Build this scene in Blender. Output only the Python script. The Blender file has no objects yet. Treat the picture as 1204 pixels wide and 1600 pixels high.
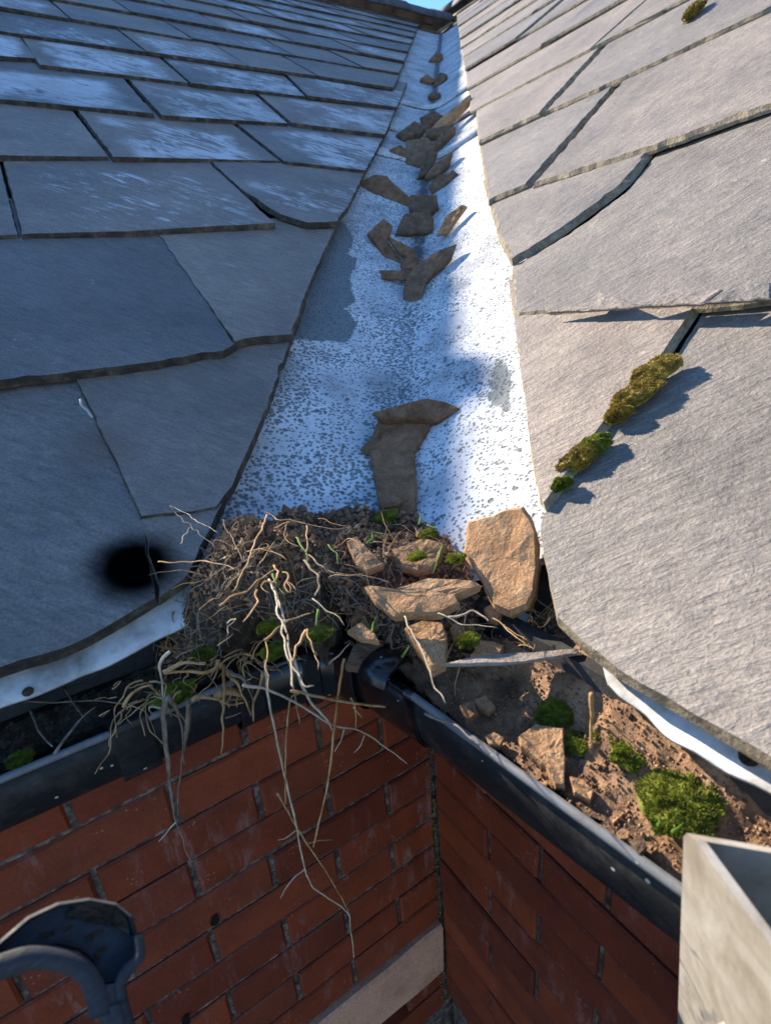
import bpy, bmesh, math, random
import numpy as np
from mathutils import Vector, noise
random.seed(7); RNG = np.random.RandomState(5)
sc = bpy.context.scene
COL = sc.collection
R_ = math.radians
# ------------------------------------------------------------------ camera
CAM = {'loc': [-0.47244, -0.65317, 0.81514], 'right': [0.82826, -0.55542, -0.07413], 'up': [0.25855, 0.26143, 0.92995], 'fwd': [0.49713, 0.7894, -0.36014], 'lens': 25.6453}
cam = bpy.data.objects.new('camera', bpy.data.cameras.new('camera')); COL.objects.link(cam)
cam.data.sensor_fit = 'HORIZONTAL'; cam.data.sensor_width = 36; cam.data.lens = CAM['lens']
cam.data.clip_start = 0.02; cam.data.clip_end = 4000
from mathutils import Matrix
_r, _u, _f = Vector(CAM['right']), Vector(CAM['up']), Vector(CAM['fwd'])
cam.matrix_world = Matrix(((_r.x, _u.x, -_f.x, CAM['loc'][0]), (_r.y, _u.y, -_f.y, CAM['loc'][1]), (_r.z, _u.z, -_f.z, CAM['loc'][2]), (0, 0, 0, 1)))
sc.camera = cam
cam.data.dof.use_dof = True; cam.data.dof.focus_distance = 0.95; cam.data.dof.aperture_fstop = 9.0
# ------------------------------------------------------------------ sky, sun, exposure
SUN = Vector((-0.27, 1.0, 0.5905)).normalized()
el = math.asin(SUN.z); az = math.atan2(SUN.x, SUN.y)
w = bpy.data.worlds.new('World'); sc.world = w; w.use_nodes = True
nt = w.node_tree; bg = nt.nodes['Background']
sky = nt.nodes.new('ShaderNodeTexSky'); sky.sky_type = 'NISHITA'; sky.sun_disc = False
sky.sun_elevation = el; sky.sun_rotation = az; sky.air_density = 1.0; sky.dust_density = 0.0; sky.ozone_density = 6.0
hs = nt.nodes.new('ShaderNodeHueSaturation'); hs.inputs['Saturation'].default_value = 1.05
nt.links.new(sky.outputs[0], hs.inputs['Color']); nt.links.new(hs.outputs[0], bg.inputs[0]); bg.inputs[1].default_value = 0.125
sl = bpy.data.lights.new('sun', 'SUN'); sl.energy = 4.8; sl.angle = R_(0.5); sl.color = (1.0, 0.9, 0.76)
so = bpy.data.objects.new('sun', sl); COL.objects.link(so); so.rotation_euler = SUN.to_track_quat('Z', 'Y').to_euler(); so.location = (-3, 8, 8)
sc.view_settings.view_transform = 'Standard'; sc.view_settings.look = 'None'; sc.view_settings.gamma = 1
sc.view_settings.use_curve_mapping = False; sc.view_settings.exposure = 1.40
# ------------------------------------------------------------------ frames of the place (metres)
AL, AR = 0.51780, 0.58374
cL, sL, cR, sR = math.cos(AL), math.sin(AL), math.cos(AR), math.sin(AR)
ZL, ZR = .44, .485
A = lambda *v: np.array(v, float)
FL = (A(0, 0, ZL), A(1, 0, 0), A(0, cL, sL), A(0, -sL, cL))          # left roof deck
FRR = (A(0, 0, ZR), A(cR, 0, sR), A(0, 1, 0), A(-sR, 0, cR))         # right roof deck
def fp(F, a, b, h=0.0): return F[0] + F[1]*a + F[2]*b + F[3]*h
VD = A(1/math.tan(AR), 1/math.tan(AL), 1); VD /= np.linalg.norm(VD)
V0 = A(.013, .094, .4935)
TLW = np.cross(FL[3], VD); TLW *= -1 if TLW[0] > 0 else 1; TLW /= np.linalg.norm(TLW)
TRW = np.cross(FRR[3], VD); TRW *= -1 if TRW[0] < 0 else 1; TRW /= np.linalg.norm(TRW)
# ------------------------------------------------------------------ mesh helpers
def setp(o, label=None, cat=None, group=None, kind=None):
    if label: o['label'] = label
    if cat: o['category'] = cat
    if group: o['group'] = group
    if kind: o['kind'] = kind
    return o
def empty(name, loc=(0, 0, 0)):
    o = bpy.data.objects.new(name, None); COL.objects.link(o); o.location = loc; o.empty_display_size = .05; return o
def build(name, vs, fs, m, parent=None, smooth=False, recenter=True):
    vs = np.asarray(vs, float); c = vs.mean(0) if recenter else np.zeros(3)
    me = bpy.data.meshes.new(name); me.from_pydata((vs-c).tolist(), [], fs); me.materials.append(m)
    if smooth: me.polygons.foreach_set('use_smooth', [True]*len(me.polygons))
    me.update(); o = bpy.data.objects.new(name, me); COL.objects.link(o)
    if parent is not None:
        o.parent = parent; pl = Vector(parent.location)
        p = parent.parent
        while p is not None: pl += Vector(p.location); p = p.parent
        o.location = Vector(c) - pl
    else: o.location = c
    return o
class MB:
    def __init__(s): s.v = []; s.f = []
    def add(s, vs, fs):
        n = len(s.v); s.v += [tuple(map(float, v)) for v in vs]; s.f += [tuple(i+n for i in f) for f in fs]
    def box(s, c, sx, sy, sz, ax=None):
        ax = ax or (A(1, 0, 0), A(0, 1, 0), A(0, 0, 1)); c = np.asarray(c, float)
        vs = [c+ax[0]*sx*i/2+ax[1]*sy*j/2+ax[2]*sz*k/2 for k in (-1, 1) for j in (-1, 1) for i in (-1, 1)]
        s.add(vs, [(0, 2, 3, 1), (4, 5, 7, 6), (0, 1, 5, 4), (2, 6, 7, 3), (0, 4, 6, 2), (1, 3, 7, 5)])
    def tube(s, pts, r0, r1=None, sides=5, flat=1.0, rfun=None):
        pts = [np.asarray(p, float) for p in pts]; n = len(pts); r1 = r0 if r1 is None else r1
        ref = A(.3, -.5, .8); b = len(s.v); up = None
        for i, p in enumerate(pts):
            t = pts[min(i+1, n-1)]-pts[max(i-1, 0)]; t = t/(np.linalg.norm(t)+1e-9)
            if up is None: up = np.cross(t, ref)
            up = up-t*(up@t); up /= np.linalg.norm(up)+1e-9; sd = np.cross(t, up)
            k = i/(n-1); r = (r0+(r1-r0)*k) if rfun is None else rfun(k)
            for j in range(sides):
                a = 2*math.pi*j/sides; q = p+up*math.cos(a)*r+sd*math.sin(a)*r*flat; s.v.append(tuple(map(float, q)))
        for i in range(n-1):
            for j in range(sides):
                k = (j+1) % sides; s.f.append((b+i*sides+j, b+i*sides+k, b+(i+1)*sides+k, b+(i+1)*sides+j))
        s.f.append(tuple(b+j for j in reversed(range(sides)))); s.f.append(tuple(b+(n-1)*sides+j for j in range(sides)))
    def build(s, name, m, parent=None, smooth=False): return build(name, s.v, s.f, m, parent, smooth)
def catmull(pts, k=5):
    P = [np.asarray(p, float) for p in pts]; P = [2*P[0]-P[1]]+P+[2*P[-1]-P[-2]]; out = []
    for i in range(1, len(P)-2):
        for j in range(k):
            t = j/k; a, b, c, d = P[i-1:i+3]
            out.append(.5*((2*b)+(c-a)*t+(2*a-5*b+4*c-d)*t*t+(3*b-a-3*c+d)*t**3))
    out.append(P[-2]); return out
def nz(p, s=1.0, o=0.0): return noise.noise(Vector((p[0]*s+o, p[1]*s+o*1.7, p[2]*s-o)))
# ------------------------------------------------------------------ materials
def newmat(name):
    m = bpy.data.materials.new(name); m.use_nodes = True; t = m.node_tree; p = t.nodes['Principled BSDF']; return m, t, p
def N(t, ty, **kw):
    n = t.nodes.new(ty)
    for k, v in kw.items():
        if k.startswith('i_'): n.inputs[k[2:].replace('_', ' ')].default_value = v
        else: setattr(n, k, v)
    return n
def ramp(t, src, stops, interp='LINEAR'):
    r = N(t, 'ShaderNodeValToRGB'); r.color_ramp.interpolation = interp; e = r.color_ramp.elements
    while len(e) < len(stops): e.new(.5)
    for x, (p, c) in zip(e, stops): x.position = p; x.color = (*c, 1) if len(c) == 3 else c
    t.links.new(src, r.inputs[0]); return r
def g(v): return (v, v, v)
def mixc(t, f, a, b, mode='MIX'):
    m = N(t, 'ShaderNodeMix', data_type='RGBA', blend_type=mode)
    for sock, v in ((m.inputs[0], f), (m.inputs[6], a), (m.inputs[7], b)):
        if hasattr(v, 'is_linked') or hasattr(v, 'node'): t.links.new(v, sock)
        elif isinstance(v, (int, float)): sock.default_value = v
        else: sock.default_value = (*v, 1)
    return m.outputs[2]
def mth(t, op, a, b=None, c=None, clamp=False):
    m = N(t, 'ShaderNodeMath', operation=op, use_clamp=clamp)
    for s_, v in zip(m.inputs, (a, b, c)):
        if v is None: continue
        if hasattr(v, 'node'): t.links.new(v, s_)
        else: s_.default_value = v
    return m.outputs[0]
def coords(t, rnd=True, scale=(1, 1, 1), rot=(0, 0, 0)):
    geo = N(t, 'ShaderNodeNewGeometry'); src = geo.outputs['Position']
    if rnd:
        oi = N(t, 'ShaderNodeObjectInfo'); a = N(t, 'ShaderNodeVectorMath', operation='SCALE'); a.inputs[0].default_value = (37.1, 53.7, 91.3)
        t.links.new(oi.outputs['Random'], a.inputs['Scale']); b = N(t, 'ShaderNodeVectorMath', operation='ADD')
        t.links.new(src, b.inputs[0]); t.links.new(a.outputs[0], b.inputs[1]); src = b.outputs[0]
    mp = N(t, 'ShaderNodeMapping'); mp.inputs['Scale'].default_value = scale; mp.inputs['Rotation'].default_value = rot
    t.links.new(src, mp.inputs[0]); return mp.outputs[0]
def tex(t, vec, scale, detail=4, rough=.6, dist=0.0):
    n = N(t, 'ShaderNodeTexNoise'); n.inputs['Scale'].default_value = scale; n.inputs['Detail'].default_value = detail
    n.inputs['Roughness'].default_value = rough; n.inputs['Distortion'].default_value = dist; t.links.new(vec, n.inputs['Vector']); return n.outputs[0]
def vor(t, vec, scale, feature='F1', rand=1.0):
    n = N(t, 'ShaderNodeTexVoronoi', feature=feature); n.inputs['Scale'].default_value = scale; n.inputs['Randomness'].default_value = rand
    t.links.new(vec, n.inputs['Vector']); return n
def bump(t, p, h, strength=.5, dist=.01, prev=None):
    b = N(t, 'ShaderNodeBump'); b.inputs['Strength'].default_value = strength; b.inputs['Distance'].default_value = dist
    t.links.new(h, b.inputs['Height'])
    if prev is not None: t.links.new(prev, b.inputs['Normal'])
    t.links.new(b.outputs[0], p.inputs['Normal']); return b.outputs[0]
def attr(t, name, ty='OBJECT'):
    a = N(t, 'ShaderNodeAttribute', attribute_name=name, attribute_type=ty); return a.outputs['Fac']
M = {}
def m_slate():
    m, t, p = newmat('slate')
    v = coords(t); vs = coords(t, True, (1, 1, 1), (0.4, 0.3, .8))
    st = N(t, 'ShaderNodeMapping'); st.inputs['Scale'].default_value = (3, 14, 3); t.links.new(vs, st.inputs[0])
    big = tex(t, v, 3.0, 5); fine = tex(t, v, 250, 3, .7); grain = tex(t, st.outputs[0], 9, 5, .7, .6); mid = tex(t, v, 22, 5, .7)
    c = ramp(t, big, [(.3, (.16, .143, .124)), (.5, (.215, .19, .163)), (.7, (.27, .236, .20))]).outputs[0]
    oi = N(t, 'ShaderNodeObjectInfo')
    c = mixc(t, 1.0, c, ramp(t, oi.outputs['Random'], [(0, (.74, .76, .80)), (.5, (1, .97, .94)), (1, (1.2, 1.1, 1.02))]).outputs[0], 'MULTIPLY')
    c = mixc(t, .75, c, ramp(t, fine, [(.3, g(.62)), (.5, g(1)), (.72, g(1.35))]).outputs[0], 'MULTIPLY')
    c = mixc(t, .3, c, ramp(t, mid, [(.3, g(.6)), (.5, g(1)), (.7, g(1.4))]).outputs[0], 'MULTIPLY')
    c = mixc(t, .75, c, ramp(t, grain, [(.33, g(.68)), (.5, g(1)), (.7, g(1.32))]).outputs[0], 'MULTIPLY')
    # pale weathered scuffs, shaped by noise, strong on some slates only
    gen = N(t, 'ShaderNodeTexCoord').outputs['Generated']; sp = N(t, 'ShaderNodeSeparateXYZ'); t.links.new(gen, sp.inputs[0])
    worn = attr(t, 'worn'); wm = tex(t, st.outputs[0], 3.2, 6, .8, 1.0); wl = tex(t, v, 5.5, 3)
    wx = mth(t, 'MULTIPLY_ADD', wm, 1.6, mth(t, 'MULTIPLY_ADD', wl, .6, -.2)); wx = mth(t, 'ADD', wx, mth(t, 'MULTIPLY', worn, .42))
    wf = ramp(t, mth(t, 'MULTIPLY', wx, .5), [(.575, g(0)), (.635, g(.95))]).outputs[0]; wf = mth(t, 'MULTIPLY', wf, mth(t, 'GREATER_THAN', worn, .02))
    ex = mth(t, 'ABSOLUTE', mth(t, 'MULTIPLY_ADD', sp.outputs[0], 2.0, -1.0)); ey = mth(t, 'ABSOLUTE', mth(t, 'MULTIPLY_ADD', sp.outputs[1], 2.6, -.75))
    em = mth(t, 'SUBTRACT', mth(t, 'MULTIPLY_ADD', wl, .9, .47), mth(t, 'MAXIMUM', ex, ey)); wf = mth(t, 'MULTIPLY', wf, ramp(t, em, [(.12, g(0)), (.4, g(1))]).outputs[0])
    c = mixc(t, wf, c, (.58, .59, .60))
    # rusty run and a black blotch that some slates carry
    sp_ = vor(t, v, 38); lich = mth(t, 'LESS_THAN', sp_.outputs['Distance'], mth(t, 'MULTIPLY', mth(t, 'SUBTRACT', wl, .52), .9))
    c = mixc(t, mth(t, 'MULTIPLY', lich, .45), c, (.45, .43, .36)); st2 = tex(t, v, 1.7, 5, .7); c = mixc(t, ramp(t, st2, [(.52, g(0)), (.68, g(.4))]).outputs[0], c, (.11, .10, .095))
    ob = N(t, 'ShaderNodeNewGeometry').outputs['Position']
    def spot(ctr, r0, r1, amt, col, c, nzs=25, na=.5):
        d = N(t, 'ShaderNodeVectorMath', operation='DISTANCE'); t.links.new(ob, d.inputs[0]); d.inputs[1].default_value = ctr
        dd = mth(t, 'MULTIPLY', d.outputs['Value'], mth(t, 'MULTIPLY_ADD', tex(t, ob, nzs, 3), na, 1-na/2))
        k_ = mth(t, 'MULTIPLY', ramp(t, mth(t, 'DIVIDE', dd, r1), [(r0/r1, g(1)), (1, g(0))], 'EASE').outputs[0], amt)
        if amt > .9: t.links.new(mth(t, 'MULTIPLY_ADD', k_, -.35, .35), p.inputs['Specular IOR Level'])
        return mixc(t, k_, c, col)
    c = spot(BLOTCH, .03, .078, 1.0, (.001, .001, .001), c, 22, .4)
    c = spot(RUST, .01, .07, .45, (.16, .085, .055), c)
    t.links.new(c, p.inputs['Base Color'])
    t.links.new(ramp(t, mid, [(.3, g(.5)), (.7, g(.75))]).outputs[0], p.inputs['Roughness']); p.inputs['Specular IOR Level'].default_value = .35
    b = bump(t, p, mid, .35, .012); b = bump(t, p, grain, .65, .006, b); bump(t, p, fine, .6, .0018, b); return m
BLOTCH = tuple([(-0.4065,0.0627,0.516)][0]); RUST = tuple([(-0.3883,0.2738,0.6362)][0])
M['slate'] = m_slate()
M['slate_edge'] = None
def m_brick():
    m, t, p = newmat('brick'); v = coords(t)
    oi = N(t, 'ShaderNodeObjectInfo'); big = tex(t, v, 14, 4); fine = tex(t, v, 220, 4, .7)
    c = ramp(t, oi.outputs['Random'], [(0, (.14, .024, .008)), (.35, (.195, .034, .009)), (.7, (.23, .044, .012)), (1, (.16, .031, .012))]).outputs[0]
    c = mixc(t, .8, c, ramp(t, big, [(.3, g(.72)), (.7, g(1.25))]).outputs[0], 'MULTIPLY')
    c = mixc(t, .6, c, ramp(t, fine, [(.3, g(.7)), (.7, g(1.25))]).outputs[0], 'MULTIPLY')
    ef = tex(t, coords(t, False, (1, 1, .25)), 26, 7, .75); lf = tex(t, coords(t, False), 6, 2)
    f = mth(t, 'MULTIPLY', ramp(t, ef, [(.53, g(0)), (.72, g(.5))]).outputs[0], ramp(t, lf, [(.47, g(0)), (.62, g(1))]).outputs[0])
    c = mixc(t, f, c, (.38, .30, .27)); pit = vor(t, v, 170)
    pf = mth(t, 'MULTIPLY', mth(t, 'LESS_THAN', pit.outputs['Distance'], .3), mth(t, 'GREATER_THAN', tex(t, v, 18, 4), .63))
    c = mixc(t, mth(t, 'MULTIPLY', pf, .5), c, (.36, .17, .11))
    t.links.new(c, p.inputs['Base Color']); p.inputs['Roughness'].default_value = .62; p.inputs['Specular IOR Level'].default_value = .3
    b = bump(t, p, big, .25, .006); bump(t, p, fine, .45, .0016, b); return m
M['brick'] = m_brick()
def m_simple(name, stops, scale=30, rough=.8, bs=.5, bd=.004, fs=180, spec=.3, metal=0.0, rnd=True, stretch=(1, 1, 1)):
    m, t, p = newmat(name); v = coords(t, rnd, stretch); n1 = tex(t, v, scale, 6, .65); n2 = tex(t, v, fs, 4, .7)
    c = ramp(t, n1, stops).outputs[0]; c = mixc(t, .7, c, ramp(t, n2, [(.3, g(.6)), (.5, g(1)), (.72, g(1.35))]).outputs[0], 'MULTIPLY')
    if rnd:
        oi = N(t, 'ShaderNodeObjectInfo'); c = mixc(t, .8, c, ramp(t, oi.outputs['Random'], [(0, g(.75)), (1, g(1.2))]).outputs[0], 'MULTIPLY')
    t.links.new(c, p.inputs['Base Color']); p.inputs['Roughness'].default_value = rough; p.inputs['Specular IOR Level'].default_value = spec; p.inputs['Metallic'].default_value = metal
    b = bump(t, p, n1, bs, bd); bump(t, p, n2, bs, bd*.35, b); return m
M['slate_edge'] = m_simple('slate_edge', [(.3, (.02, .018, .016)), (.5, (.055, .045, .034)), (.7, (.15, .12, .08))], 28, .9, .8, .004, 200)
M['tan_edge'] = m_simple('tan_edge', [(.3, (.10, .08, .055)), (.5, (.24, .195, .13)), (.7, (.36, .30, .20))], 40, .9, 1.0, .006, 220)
M['mortar'] = m_simple('mortar', [(.3, (.02, .014, .010)), (.5, (.085, .06, .044)), (.7, (.26, .20, .155))], 70, .95)
M['fragment'] = m_simple('fragment', [(.25, (.12, .055, .026)), (.5, (.235, .122, .062)), (.75, (.34, .20, .115))], 34, .95, 1.0, .009, 240)
M['tan_fragment'] = m_simple('tan_fragment', [(.25, (.24, .12, .05)), (.5, (.40, .22, .105)), (.75, (.52, .32, .17))], 26, .95, 1.0, .008, 260)
M['grey_fragment'] = m_simple('grey_fragment', [(.25, (.09, .05, .028)), (.5, (.175, .108, .064)), (.75, (.27, .18, .118))], 34, .95, 1.0, .009, 240)
M['soil'] = m_simple('soil', [(.25, (.02, .013, .008)), (.5, (.075, .049, .03)), (.75, (.19, .13, .08))], 60, .95, 1.0, .006, 300)
M['brown_soil'] = m_simple('brown_soil', [(.28, (.035, .022, .014)), (.43, (.15, .078, .037)), (.55, (.29, .155, .075)), (.72, (.40, .25, .14))], 22, .62, 1.0, .006, 420, .35)
M['lintel'] = m_simple('lintel_paint', [(.25, (.42, .20, .115)), (.5, (.64, .33, .20)), (.75, (.70, .38, .24))], 9, .7, .2, .002, 160)
M['frame'] = m_simple('window_frame_paint', [(.3, (.62, .5, .46)), (.7, (.74, .62, .57))], 9, .45, .1, .001, 90)
M['ridge'] = m_simple('ridge_tile', [(.3, (.07, .07, .075)), (.7, (.14, .14, .15))], 12, .8)
M['deck'] = m_simple('roof_deck', [(.3, (.05, .045, .04)), (.7, (.09, .08, .07))], 12, .95)
M['hole'] = m_simple('dark_hole', [(.3, (.004, .003, .003)), (.7, (.01, .008, .007))], 30, .95)
M['ground'] = m_simple('paving', [(.3, (.16, .15, .14)), (.7, (.25, .24, .22))], 3, .9, .3, .01, 60)
M['wood'] = m_simple('fascia_board', [(.3, (.03, .027, .025)), (.7, (.06, .055, .05))], 12, .8)
def m_plastic(name, col, rough=.35, dirt=.5, dcol=(.12, .1, .08), spec=.4):
    m, t, p = newmat(name); v = coords(t, False); d = tex(t, v, 22, 7, .7); s = tex(t, coords(t, False, (1, 1, 4)), 130, 4, .75)
    sp = vor(t, v, 60); f = ramp(t, d, [(.5, g(0)), (.72, g(dirt))]).outputs[0]
    spk = mth(t, 'MULTIPLY', mth(t, 'LESS_THAN', sp.outputs['Distance'], .13), mth(t, 'GREATER_THAN', tex(t, v, 21, 2), .55))
    c = mixc(t, f, col, dcol); c = mixc(t, spk, c, (.45, .4, .33)); t.links.new(c, p.inputs['Base Color'])
    t.links.new(ramp(t, s, [(.3, g(rough*.7)), (.7, g(min(1, rough*1.7)))]).outputs[0], p.inputs['Roughness'])
    p.inputs['Specular IOR Level'].default_value = spec; bump(t, p, s, .25, .0012); return m
M['black_plastic'] = m_plastic('black_plastic', (.010, .010, .010), .42, .55, (.075, .066, .058), .3)
M['gloss_plastic'] = m_plastic('gloss_plastic', (.008, .008, .008), .14, .2, (.06, .05, .042), .6)
M['worn_plastic'] = m_plastic('worn_plastic', (.16, .16, .155), .35, .6, (.05, .045, .04))
M['grey_plastic'] = m_plastic('grey_plastic', (.034, .033, .035), .65, .3, (.03, .027, .024))
def m_alu():
    m, t, p = newmat('aluminium'); v = coords(t, False); d = tex(t, v, 18, 7, .7, 1.0); s = tex(t, coords(t, False, (1, 1, .15)), 160, 5, .7)
    sm = tex(t, coords(t, False, (1, 1, .5), (0, 0.4, .5)), 30, 4, .6)
    c = ramp(t, d, [(.3, (.34, .29, .22)), (.5, (.47, .42, .34)), (.7, (.55, .51, .44))]).outputs[0]
    c = mixc(t, ramp(t, sm, [(.55, g(0)), (.72, g(.7))]).outputs[0], c, (.30, .24, .17)); t.links.new(c, p.inputs['Base Color']); p.inputs['Metallic'].default_value = .35
    t.links.new(ramp(t, s, [(.3, g(.42)), (.7, g(.62))]).outputs[0], p.inputs['Roughness']); bump(t, p, s, .2, .001); return m
M['aluminium'] = m_alu()
def m_valley():
    m, t, p = newmat('white_coating'); v = coords(t, False)
    low = tex(t, v, 9, 4, .6); mid = tex(t, v, 55, 4, .7); fine = tex(t, v, 260, 3, .7)
    jit = N(t, 'ShaderNodeMixRGB'); jit.blend_type = 'ADD'; jit.inputs[0].default_value = .007
    nn = N(t, 'ShaderNodeTexNoise'); nn.inputs['Scale'].default_value = 60; t.links.new(v, nn.inputs['Vector']); t.links.new(v, jit.inputs[1]); t.links.new(nn.outputs['Color'], jit.inputs[2])
    v1 = vor(t, jit.outputs[0], 135); v2 = vor(t, jit.outputs[0], 48)
    gr = attr(t, 'grime', 'GEOMETRY'); gc = attr(t, 'centre', 'GEOMETRY')
    th = mth(t, 'MULTIPLY_ADD', low, .85, .03); th = mth(t, 'ADD', th, mth(t, 'MULTIPLY', gc, .2)); th = mth(t, 'ADD', th, mth(t, 'MULTIPLY', attr(t, 'leftside', 'GEOMETRY'), .05))
    d1 = mth(t, 'SUBTRACT', th, v1.outputs['Distance']); f1 = ramp(t, d1, [(0, g(0)), (.22, g(.8))]).outputs[0]
    th2 = mth(t, 'MULTIPLY_ADD', mid, .9, -.2); d2 = mth(t, 'SUBTRACT', th2, v2.outputs['Distance']); f2 = ramp(t, d2, [(0, g(0)), (.12, g(.85))]).outputs[0]
    c = ramp(t, low, [(.3, (.46, .47, .48)), (.48, (.62, .63, .63)), (.62, (.71, .71, .70))]).outputs[0]
    c = mixc(t, .5, c, ramp(t, fine, [(.3, g(.7)), (.6, g(1.1))]).outputs[0], 'MULTIPLY'); c = mixc(t, .8, c, ramp(t, tex(t, v, 5, 5, .65), [(.36, g(.5)), (.5, g(.95)), (.65, g(1.12))]).outputs[0], 'MULTIPLY'); c = mixc(t, f1, c, (.09, .095, .10)); c = mixc(t, f2, c, (.11, .115, .12))
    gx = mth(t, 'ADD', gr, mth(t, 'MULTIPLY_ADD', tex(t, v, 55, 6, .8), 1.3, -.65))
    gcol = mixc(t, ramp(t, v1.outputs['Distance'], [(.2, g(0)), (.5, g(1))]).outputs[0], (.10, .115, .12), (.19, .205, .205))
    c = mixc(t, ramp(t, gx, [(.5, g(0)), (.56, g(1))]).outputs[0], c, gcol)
    mud = ramp(t, mth(t, 'ADD', gc, mth(t, 'MULTIPLY_ADD', tex(t, v, 30, 5, .7), .8, -.4)), [(.74, g(0)), (.95, g(.8))]).outputs[0]
    c = mixc(t, mud, c, (.06, .052, .042))
    t.links.new(c, p.inputs['Base Color']); p.inputs['Roughness'].default_value = .75; p.inputs['Specular IOR Level'].default_value = .25
    hh = mth(t, 'SUBTRACT', mth(t, 'MULTIPLY', fine, .3), mth(t, 'ADD', f1, f2)); bump(t, p, hh, .5, .003); return m
M['valley'] = m_valley()
def m_flash():
    m, t, p = newmat('flashing'); v = coords(t, False); n1 = tex(t, v, 30, 6, .7); n2 = tex(t, v, 12, 4, .6)
    c = ramp(t, n1, [(.3, (.42, .41, .38)), (.5, (.62, .62, .60)), (.7, (.72, .72, .71))]).outputs[0]
    f = ramp(t, n2, [(.46, g(0)), (.66, g(.8))]).outputs[0]; c = mixc(t, f, c, (.15, .125, .095)); t.links.new(c, p.inputs['Base Color'])
    p.inputs['Roughness'].default_value = .6; bump(t, p, n1, .4, .003); return m
M['flashing'] = m_flash()
def m_leafy(name, c0, c1, c2, trans=.25, sc=40, rough=.6):
    m, t, p = newmat(name); v = coords(t, False); n1 = tex(t, v, sc, 4, .7); c = ramp(t, n1, [(.3, c0), (.5, c1), (.7, c2)]).outputs[0]
    oi = N(t, 'ShaderNodeObjectInfo'); c = mixc(t, .7, c, ramp(t, oi.outputs['Random'], [(0, g(.75)), (1, g(1.2))]).outputs[0], 'MULTIPLY')
    t.links.new(c, p.inputs['Base Color']); p.inputs['Roughness'].default_value = rough; p.inputs['Specular IOR Level'].default_value = .25
    tr = N(t, 'ShaderNodeBsdfTranslucent'); t.links.new(c, tr.inputs[0]); mx = N(t, 'ShaderNodeMixShader'); mx.inputs[0].default_value = trans
    out = t.nodes['Material Output']; t.links.new(p.outputs[0], mx.inputs[1]); t.links.new(tr.outputs[0], mx.inputs[2]); t.links.new(mx.outputs[0], out.inputs[0]); return m
M['green_moss'] = m_leafy('green_moss', (.07, .075, .014), (.18, .21, .022), (.38, .38, .05), .3, 70)
M['olive_moss'] = m_leafy('olive_moss', (.08, .05, .012), (.24, .16, .025), (.42, .33, .05), .2, 90)
M['shoot'] = m_leafy('green_shoot', (.09, .17, .02), (.14, .26, .035), (.25, .36, .08), .35, 30)
M['straw'] = m_leafy('straw', (.22, .095, .03), (.48, .275, .11), (.68, .46, .24), .15, 45)
M['pale_straw'] = m_leafy('pale_straw', (.36, .27, .16), (.58, .47, .32), (.74, .65, .49), .15, 45)
M['root'] = m_leafy('dry_root', (.13, .09, .06), (.24, .18, .125), (.38, .30, .22), .08, 70, .8)
# ------------------------------------------------------------------ shape builders
def resample(P, step):
    out = []; n = len(P)
    for i in range(n):
        a, b = np.asarray(P[i], float), np.asarray(P[(i+1) % n], float); k = max(1, int(np.linalg.norm(b-a)/step))
        out += [a+(b-a)*j/k for j in range(k)]
    return out
def area2(P): return .5*sum(P[i][0]*P[(i+1) % len(P)][1]-P[(i+1) % len(P)][0]*P[i][1] for i in range(len(P)))
TH, GA = .0145, .52
def slate(parent, F, poly, s0, ext=.2, worn=0.0, jit=.004, step=.018, rise=0.0, lean=0.0, name='slate', th=TH, chf=None):
    """poly in roof coordinates, first two points are the head (tucked under the course above)"""
    up = 1 if F is FL else 0
    P = [list(p) for p in poly]
    for i, j in ((0, -1), (1, 2)):
        d = A(*P[i])-A(*P[j]); k = ext/max(abs(d[up]), .05) if d[up] > .05 else 0
        P[i][up] += ext; P[i][1-up] += max(-.5, min(.5, d[1-up]*k))
    if area2(P) < 0: P.reverse()
    c = np.mean(np.array(P), 0); sd = random.random()*50
    pts = resample(P, step); n = len(pts); rim = []
    for i, p in enumerate(pts):
        tg = pts[(i+1) % n]-pts[i-1]; nr = A(tg[1], -tg[0]); nr /= np.linalg.norm(nr)+1e-9
        k = jit*.55*(.2*nz((p[0], p[1], sd), 9)+.4*nz((p[0], p[1], sd), 38)+.9*nz((p[0], p[1], sd), 110)-.2)-max(0, nz((p[0], p[1], sd+7), 16)-.3)*jit*2.2; rim.append((p+nr*k, nr))
    tilt = random.uniform(-.0025, .0025); chf = chf or (.0022 if F is FL else .0085)
    def hh(p): return 3*th-TH*(p[up]-s0)/GA+rise+lean*(p[1-up]-c[1-up])+tilt*(p[1-up]-c[1-up])*4
    vs = []
    for p, nr in rim: q = p-nr*(chf*(1+.9*nz((p[0], p[1], sd), 40))); vs.append(fp(F, q[0], q[1], hh(q)))
    for p, nr in rim: vs.append(fp(F, p[0], p[1], hh(p)-(.35 if F is FL else .6)*th-.002*nz((p[0], p[1], sd), 60)))
    for p, nr in rim: q = p+nr*.002; vs.append(fp(F, q[0], q[1], hh(p)-th))
    fs = [tuple(range(n)), tuple(reversed(range(2*n, 3*n)))]
    for i in range(n):
        j = (i+1) % n
        for r in (0, 1): fs.append((r*n+i, (r+1)*n+i, (r+1)*n+j, r*n+j))
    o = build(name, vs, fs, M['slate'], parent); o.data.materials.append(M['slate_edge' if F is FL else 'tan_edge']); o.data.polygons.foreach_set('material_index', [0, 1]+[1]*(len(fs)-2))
    if worn: o['worn'] = float(worn)
    return o
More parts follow.
